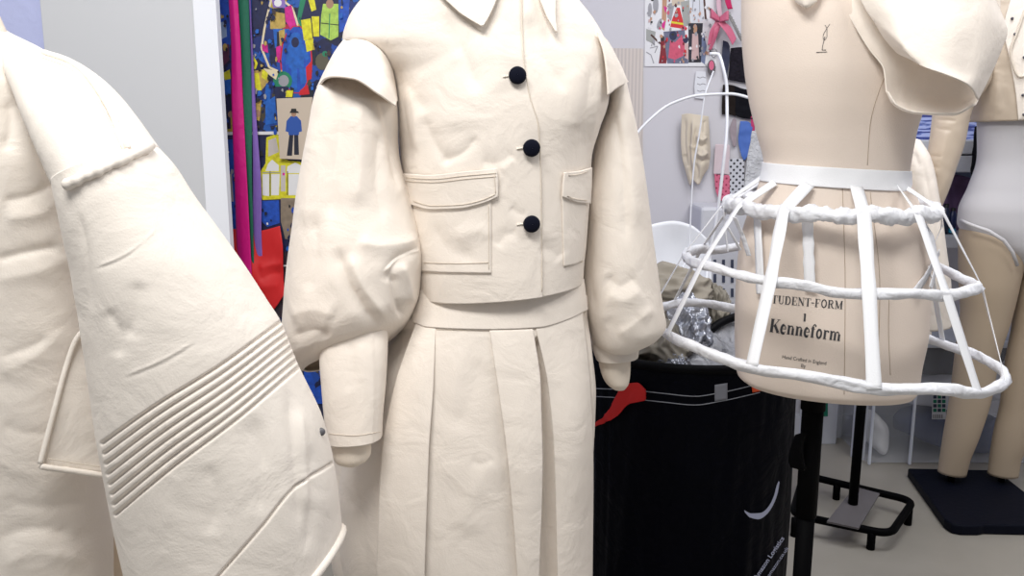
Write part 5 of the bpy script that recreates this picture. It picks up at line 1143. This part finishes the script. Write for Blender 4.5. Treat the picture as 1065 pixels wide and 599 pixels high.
# shoulder cap flaps
def onY(px, py, off=.003): p, n = hit(jbv, px, py); return (px, py, p[1] - off)
capL = patch([[onY(357, 41), onY(380, 42), onY(398, 54), onY(409, 74), onY(414, 104)],
              [(347, 55, 1.455), (366, 52, 1.40), (384, 58, 1.392), (402, 78, 1.375), (413, 106, 1.375)],
              [(337, 74, 1.45), (356, 66, 1.37), (376, 70, 1.358), (397, 88, 1.355), (412.5, 108, 1.372)],
              [(329, 91, 1.445), (347, 79, 1.345), (367, 81, 1.335), (392, 96, 1.34), (412, 110, 1.368)]], 90, 60)
sheet('shoulder_cap', capL, calico, jk, thick=.003, mats2=[calico_shade], label='flared cap over the top of the puffed sleeve')
capR = patch([[(622, 33, 1.44), (630, 40, 1.46), (637, 50, 1.52)], [(629, 55, 1.43), (638, 60, 1.455), (648, 72, 1.53)], [(632, 80, 1.425), (642, 76, 1.45), (653, 84, 1.535)], [(633, 99, 1.425), (643, 91, 1.445), (654, 85, 1.54)]], 40, 50)
sheet('shoulder_cap', capR, calico, jk, thick=.003, mats2=[calico_shade])

# form arms (under the jacket)
jf = thing('dress_form', 'cream dress form wearing the jacket and skirt, its rounded arm ends showing below the cuffs', 'dress form', (w1(520, 500, 1.5)[0], 1.5, 0))
tf = tube([(490, -70, 560, -70, JY, .05), (440, -30, 580, -30, JY, .07), (425, 10, 600, 10, JY, .09), (430, 60, 600, 60, JY, .10), (440, 150, 595, 150, JY, .10), (450, 250, 590, 250, JY, .09), (445, 320, 595, 320, JY, .095), (440, 420, 600, 420, JY, .10), (445, 470, 595, 470, JY, .09)], 60, 90)
sheet('torso', tf, linen_arm, jf, closed=True, caps=(True, True))
al = tube([(368, 92, 392, 96, 1.44, .02), (362, 120, 398, 120, 1.43, .035), (350, 250, 390, 250, 1.43, .035), (344, 380, 388, 380, 1.37, .03), (343, 430, 387, 428, 1.35, .029), (344, 455, 386.5, 453, 1.345, .029), (346, 473, 385.5, 472, 1.343, .028), (349, 479, 382, 478, 1.343, .025), (356, 482.5, 376, 482, 1.343, .016)], 70, 160)
sheet('arm', al, linen_arm, jf, closed=True, caps=(True, True))
ar = tube([(600, 20, 620, 40, 1.53, .03), (632, 120, 652, 120, 1.55, .03), (625, 250, 662, 250, 1.55, .035), (620, 340, 659, 340, 1.55, .03), (622, 372, 656, 370, 1.55, .029), (626, 390, 655.5, 386, 1.55, .027), (631, 399, 654, 398, 1.55, .023), (638, 404.5, 650, 404.5, 1.55, .012)], 60, 140)
sheet('arm', ar, linen_arm, jf, closed=True, caps=(True, True))
tubes('pole', [(np.array([(w1(520, 470, 1.5)[0], 1.5, .02), (w1(520, 470, 1.5)[0], 1.5, .7)]), .02)], black_metal, jf, 16)
tubes('base_ring', [(ring_xy((w1(520, 470, 1.5)[0], 1.5), .2, .2, .015, 50), .014)], black_metal, jf, 8)
tubes('base_bar', [(np.array([(w1(520, 470, 1.5)[0] - .2, 1.5, .018), (w1(520, 470, 1.5)[0] + .2, 1.5, .018)]), .012)], black_metal, jf, 8)

# ================================================================== QUILTED COAT (left foreground)
ct = thing('quilted_coat', 'oversized cream calico coat with a channel quilted wide sleeve in the left foreground', 'coat', (w1(-40, 400, 1.2)[0], 1.2, .45))
cs = [(-120, -10, -30, -10, 1.22, .07), (-200, 20, -8, 25, 1.22, .09), (-260, 60, 40, 55, 1.22, .12), (-290, 110, 66, 110, 1.22, .135), (-290, 180, 88, 180, 1.22, .14), (-285, 260, 100, 260, 1.22, .142), (-285, 350, 108, 350, 1.22, .145), (-290, 430, 112, 430, 1.22, .147), (-290, 500, 105, 500, 1.22, .15), (-292, 600, 109, 600, 1.22, .152), (-295, 720, 112, 720, 1.22, .155)]
cv = tube(cs, 520, 330, 2.4)
cv = fold_noise(cv, .003, 5, 51, (1, 1, 1.5), crisp=2.2)
cv = crease(cv, [('v', [(0, 210), (30, 204), (62, 186)], 5, .008), ('r', [(0, 228), (40, 222), (66, 200)], 8, .008), ('v', [(-10, 272), (30, 262), (66, 255)], 5, .010), ('r', [(-10, 292), (40, 282), (80, 262)], 9, .007),
                 ('v', [(10, 100), (12, 130), (4, 160)], 8, .010), ('r', [(22, 90), (30, 150), (60, 220), (75, 300)], 12, .008), ('v', [(0, 372), (30, 362), (52, 350)], 5, .006), ('r', [(-5, 390), (34, 372), (70, 340)], 8, .005), ('v', [(0, 440), (25, 450), (60, 452)], 7, .005),
                 ('v', [(-5, 560), (40, 550), (80, 556)], 9, .008), ('r', [(-5, 590), (40, 575), (95, 584)], 10, .008), ('v', [(0, 520), (50, 528), (95, 520)], 8, .005)], soft=.4)
sheet('body', cv, calico_coat, ct, closed=True, thick=.004)
ctb = bvh_of(cv, True)
fill_ = 0
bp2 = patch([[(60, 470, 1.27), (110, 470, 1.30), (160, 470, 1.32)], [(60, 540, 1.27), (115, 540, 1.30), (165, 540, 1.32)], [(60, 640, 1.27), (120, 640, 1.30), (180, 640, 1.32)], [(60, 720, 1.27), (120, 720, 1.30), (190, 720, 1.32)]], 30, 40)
sheet('back_panel', bp2, calico_shade, ct, thick=.003, label='shaded inside of the back panel')
# pocket flap with corded edges
pf = hug(ctb, [[(84, 343), (96, 336), (108, 336)], [(72, 372), (92, 370), (110, 370)], [(57, 425), (84, 428), (112, 430)], [(40, 488), (76, 494), (106, 500)]], .011, 50, 60, 1.15)
pf2 = patch([[(84, 342, 1.135), (98, 334, 1.145), (125, 350, 1.16)], [(72, 372, 1.12), (96, 370, 1.135), (125, 380, 1.15)], [(57, 425, 1.10), (88, 428, 1.12), (125, 434, 1.145)], [(40, 487, 1.085), (80, 493, 1.11), (125, 500, 1.14)]], 50, 60)
sheet('pocket_flap', pf2, calico_coat, ct, thick=.004)
def edge(pts, r): return (smooth_path([w1(*p) for p in pts], 50), r)
tubes('corded_edge', [edge([(92, 338, 1.138), (80, 352, 1.125), (70, 378, 1.115), (57, 425, 1.097), (42, 482, 1.081)], .0036)], calico_coat, ct, 10)
tubes('hem_cord', [edge([(42, 485, 1.080), (78, 490, 1.104), (123, 497, 1.136)], .0042)], calico_coat, ct, 10)
tubes('hem_stitch', [edge([(50, 477, 1.083), (80, 482, 1.105), (123, 488, 1.137)], .0007)], thread, ct, 6)
# upper sleeve / yoke
sY = 1.09
us = tube([(8, 64, 22, 46, 1.19, .03), (14, 80, 62, 56, 1.17, .05), (26, 104, 102, 82, 1.14, .065), (47, 146, 133, 119, 1.11, .08), (69, 192, 155, 152, sY, .09)], 260, 160, 2.1)
us = fold_noise(us, .0015, 7, 61, crisp=1.5)
us = crease(us, [('V', [(40, 58), (70, 68), (95, 90), (115, 122), (130, 146)], 1.6, .004), ('v', [(70, 178), (100, 166), (125, 158), (146, 146)], 3, .006), ('v', [(112, 138), (108, 152)], 4, .004)])
sheet('shoulder_yoke', us, calico_coat, ct, closed=True, thick=.004)
usb = bvh_of(us, True)
tubes('shoulder_seam_cord', [(hugline(usb, [(46, 56), (75, 67), (94, 84), (110, 108), (124, 136), (132, 155)], .0015, 60, 1.05), .0042)], calico_coat, ct, 10)
tubes('shoulder_stitching', [(hugline(usb, [(44, 60), (72, 71), (90, 88), (106, 112), (120, 140), (128, 158)], .0004, 60, 1.05), .0006)], thread, ct, 6)
ss = [(69, 189, 154, 151, sY, .092), (73, 210, 171, 170, sY, .098), (80, 245, 193, 203, sY, .102), (90, 305, 238, 264, sY, .108), (101, 380, 272, 314, sY, .112), (112, 458, 288, 338, sY, .114), (126, 532, 307, 384, sY, .116), (142, 610, 336, 446, sY, .118), (155, 680, 348, 500, sY, .12), (168, 745, 354, 558, sY, .12)]
cvl = tube(ss, 420, 560, 2.1)
cvl = fold_noise(cvl, .0014, 6, 71, crisp=2.4)
CR = []
for i in range(8):
    u = i / 7.0
    a = (106 + 14 * u, 461 + 74 * u); b_ = (293 + 19 * u, 334 + 47 * u)
    mid = ((a[0] + b_[0]) / 2 + 2 + 8*u*0, (a[1] + b_[1]) / 2 + 4)
    mid1 = (a[0] + (b_[0]-a[0])*.3, a[1] + (b_[1]-a[1])*.3 - 1); mid2 = (a[0] + (b_[0]-a[0])*.66, a[1] + (b_[1]-a[1])*.66 + 3)
    CR.append(('V', [a, mid1, mid2, b_], 1.5, .0058))
CR += [('r', [(126, 392), (165, 376), (206, 353)], 2, .0016), ('v', [(124, 396), (165, 380), (206, 357)], 3, .0012), ('V', [(222, 605), (275, 545), (302, 512), (345, 482)], 1.4, .005),
       ('v', [(95, 282), (130, 268), (160, 240)], 2.5, .0015), ('r', [(98, 279), (135, 262), (165, 236)], 2, .0018), ('v', [(110, 320), (125, 350), (122, 375)], 7, .004), ('v', [(145, 290), (140, 330), (130, 355)], 10, .004),
       ('v', [(300, 400), (306, 470), (312, 560)], 7, .006), ('v', [(322, 460), (324, 520), (318, 580)], 7, .006), ('r', [(312, 420), (318, 480), (322, 540)], 6, .005), ('v', [(262, 430), (272, 480), (270, 540)], 11, .005), ('v', [(215, 480), (225, 520), (215, 560)], 10, .004), ('v', [(80, 215), (90, 260), (96, 330)], 4, .003)]
cvl = crease(cvl, CR)
sheet('wide_sleeve', cvl, calico_coat, ct, closed=True, thick=.004, mats2=[calico_shade])
slb = bvh_of(cvl, True)
# armhole roll seam
rollp = hugline(slb, [(70, 193), (84, 187), (105, 177), (125, 168), (142, 160), (155, 153)], .003, 50, 1.05)
th = np.arange(50) * .5
V1, f1 = tube_path(rollp, .0062 + .0009 * np.sin(th * .9) + .0006 * np.sin(th * 2.3), 10)
mk('armhole_roll', V1, f1, calico_coat, ct, label='rolled gathered armhole seam')
# rolled hem at sleeve end
hemp = cvl[-1][np.arange(0, 420, 6)]; hemp = np.vstack([hemp, hemp[:1]])
tubes('rolled_hem', [(hemp, .006)], calico_coat, ct, 10)
rh = edge([(352, 556, 1.10), (345, 566, 1.07), (336, 580, 1.05), (328, 594, 1.03), (318, 615, 1.02)], .0062)
tubes('rolled_hem', [rh], calico_coat, ct, 10)
p, n = hit(slb, 334, 449, 1.1)
n = np.array([.4, -.85, 0.1]); n /= np.linalg.norm(n); a = np.cross(n, [0, 0, 1]); a /= np.linalg.norm(a); b2 = np.cross(n, a)
sheet('snap', np.array([[p + n * z + .0052 * r * (math.cos(2*math.pi*j/16) * a + math.sin(2*math.pi*j/16) * b2) for j in range(16)] for r, z in ((1, -.001), (1, .002), (.6, .004), (.02, .0042))]), mat('snap_grey', (.12, .12, .13), .4), ct, closed=True)
# hidden form carrying the coat
cf = thing('dress_form', 'dress form carrying the quilted coat in the left foreground', 'dress form', (w1(-90, 400, 1.22)[0], 1.22, 0))
tf = tube([(-130, -60, -60, -60, 1.22, .05), (-190, 0, -10, 0, 1.22, .05), (-200, 60, 10, 60, 1.22, .08), (-190, 200, 0, 200, 1.22, .09), (-180, 350, -10, 350, 1.22, .08), (-190, 500, 0, 500, 1.22, .1)], 50, 60)
sheet('torso', tf, linen_arm, cf, closed=True, caps=(True, True))
xp = w1(-90, 400, 1.22)[0]
tubes('pole', [(np.array([(xp, 1.22, .02), (xp, 1.22, 1.0)]), .02)], black_metal, cf, 16)
tubes('base_ring', [(ring_xy((xp, 1.22), .2, .2, .015, 50), .014)], black_metal, cf, 8)
tubes('base_bar', [(np.array([(xp - .2, 1.22, .018), (xp + .2, 1.22, .018)]), .012)], black_metal, cf, 8)
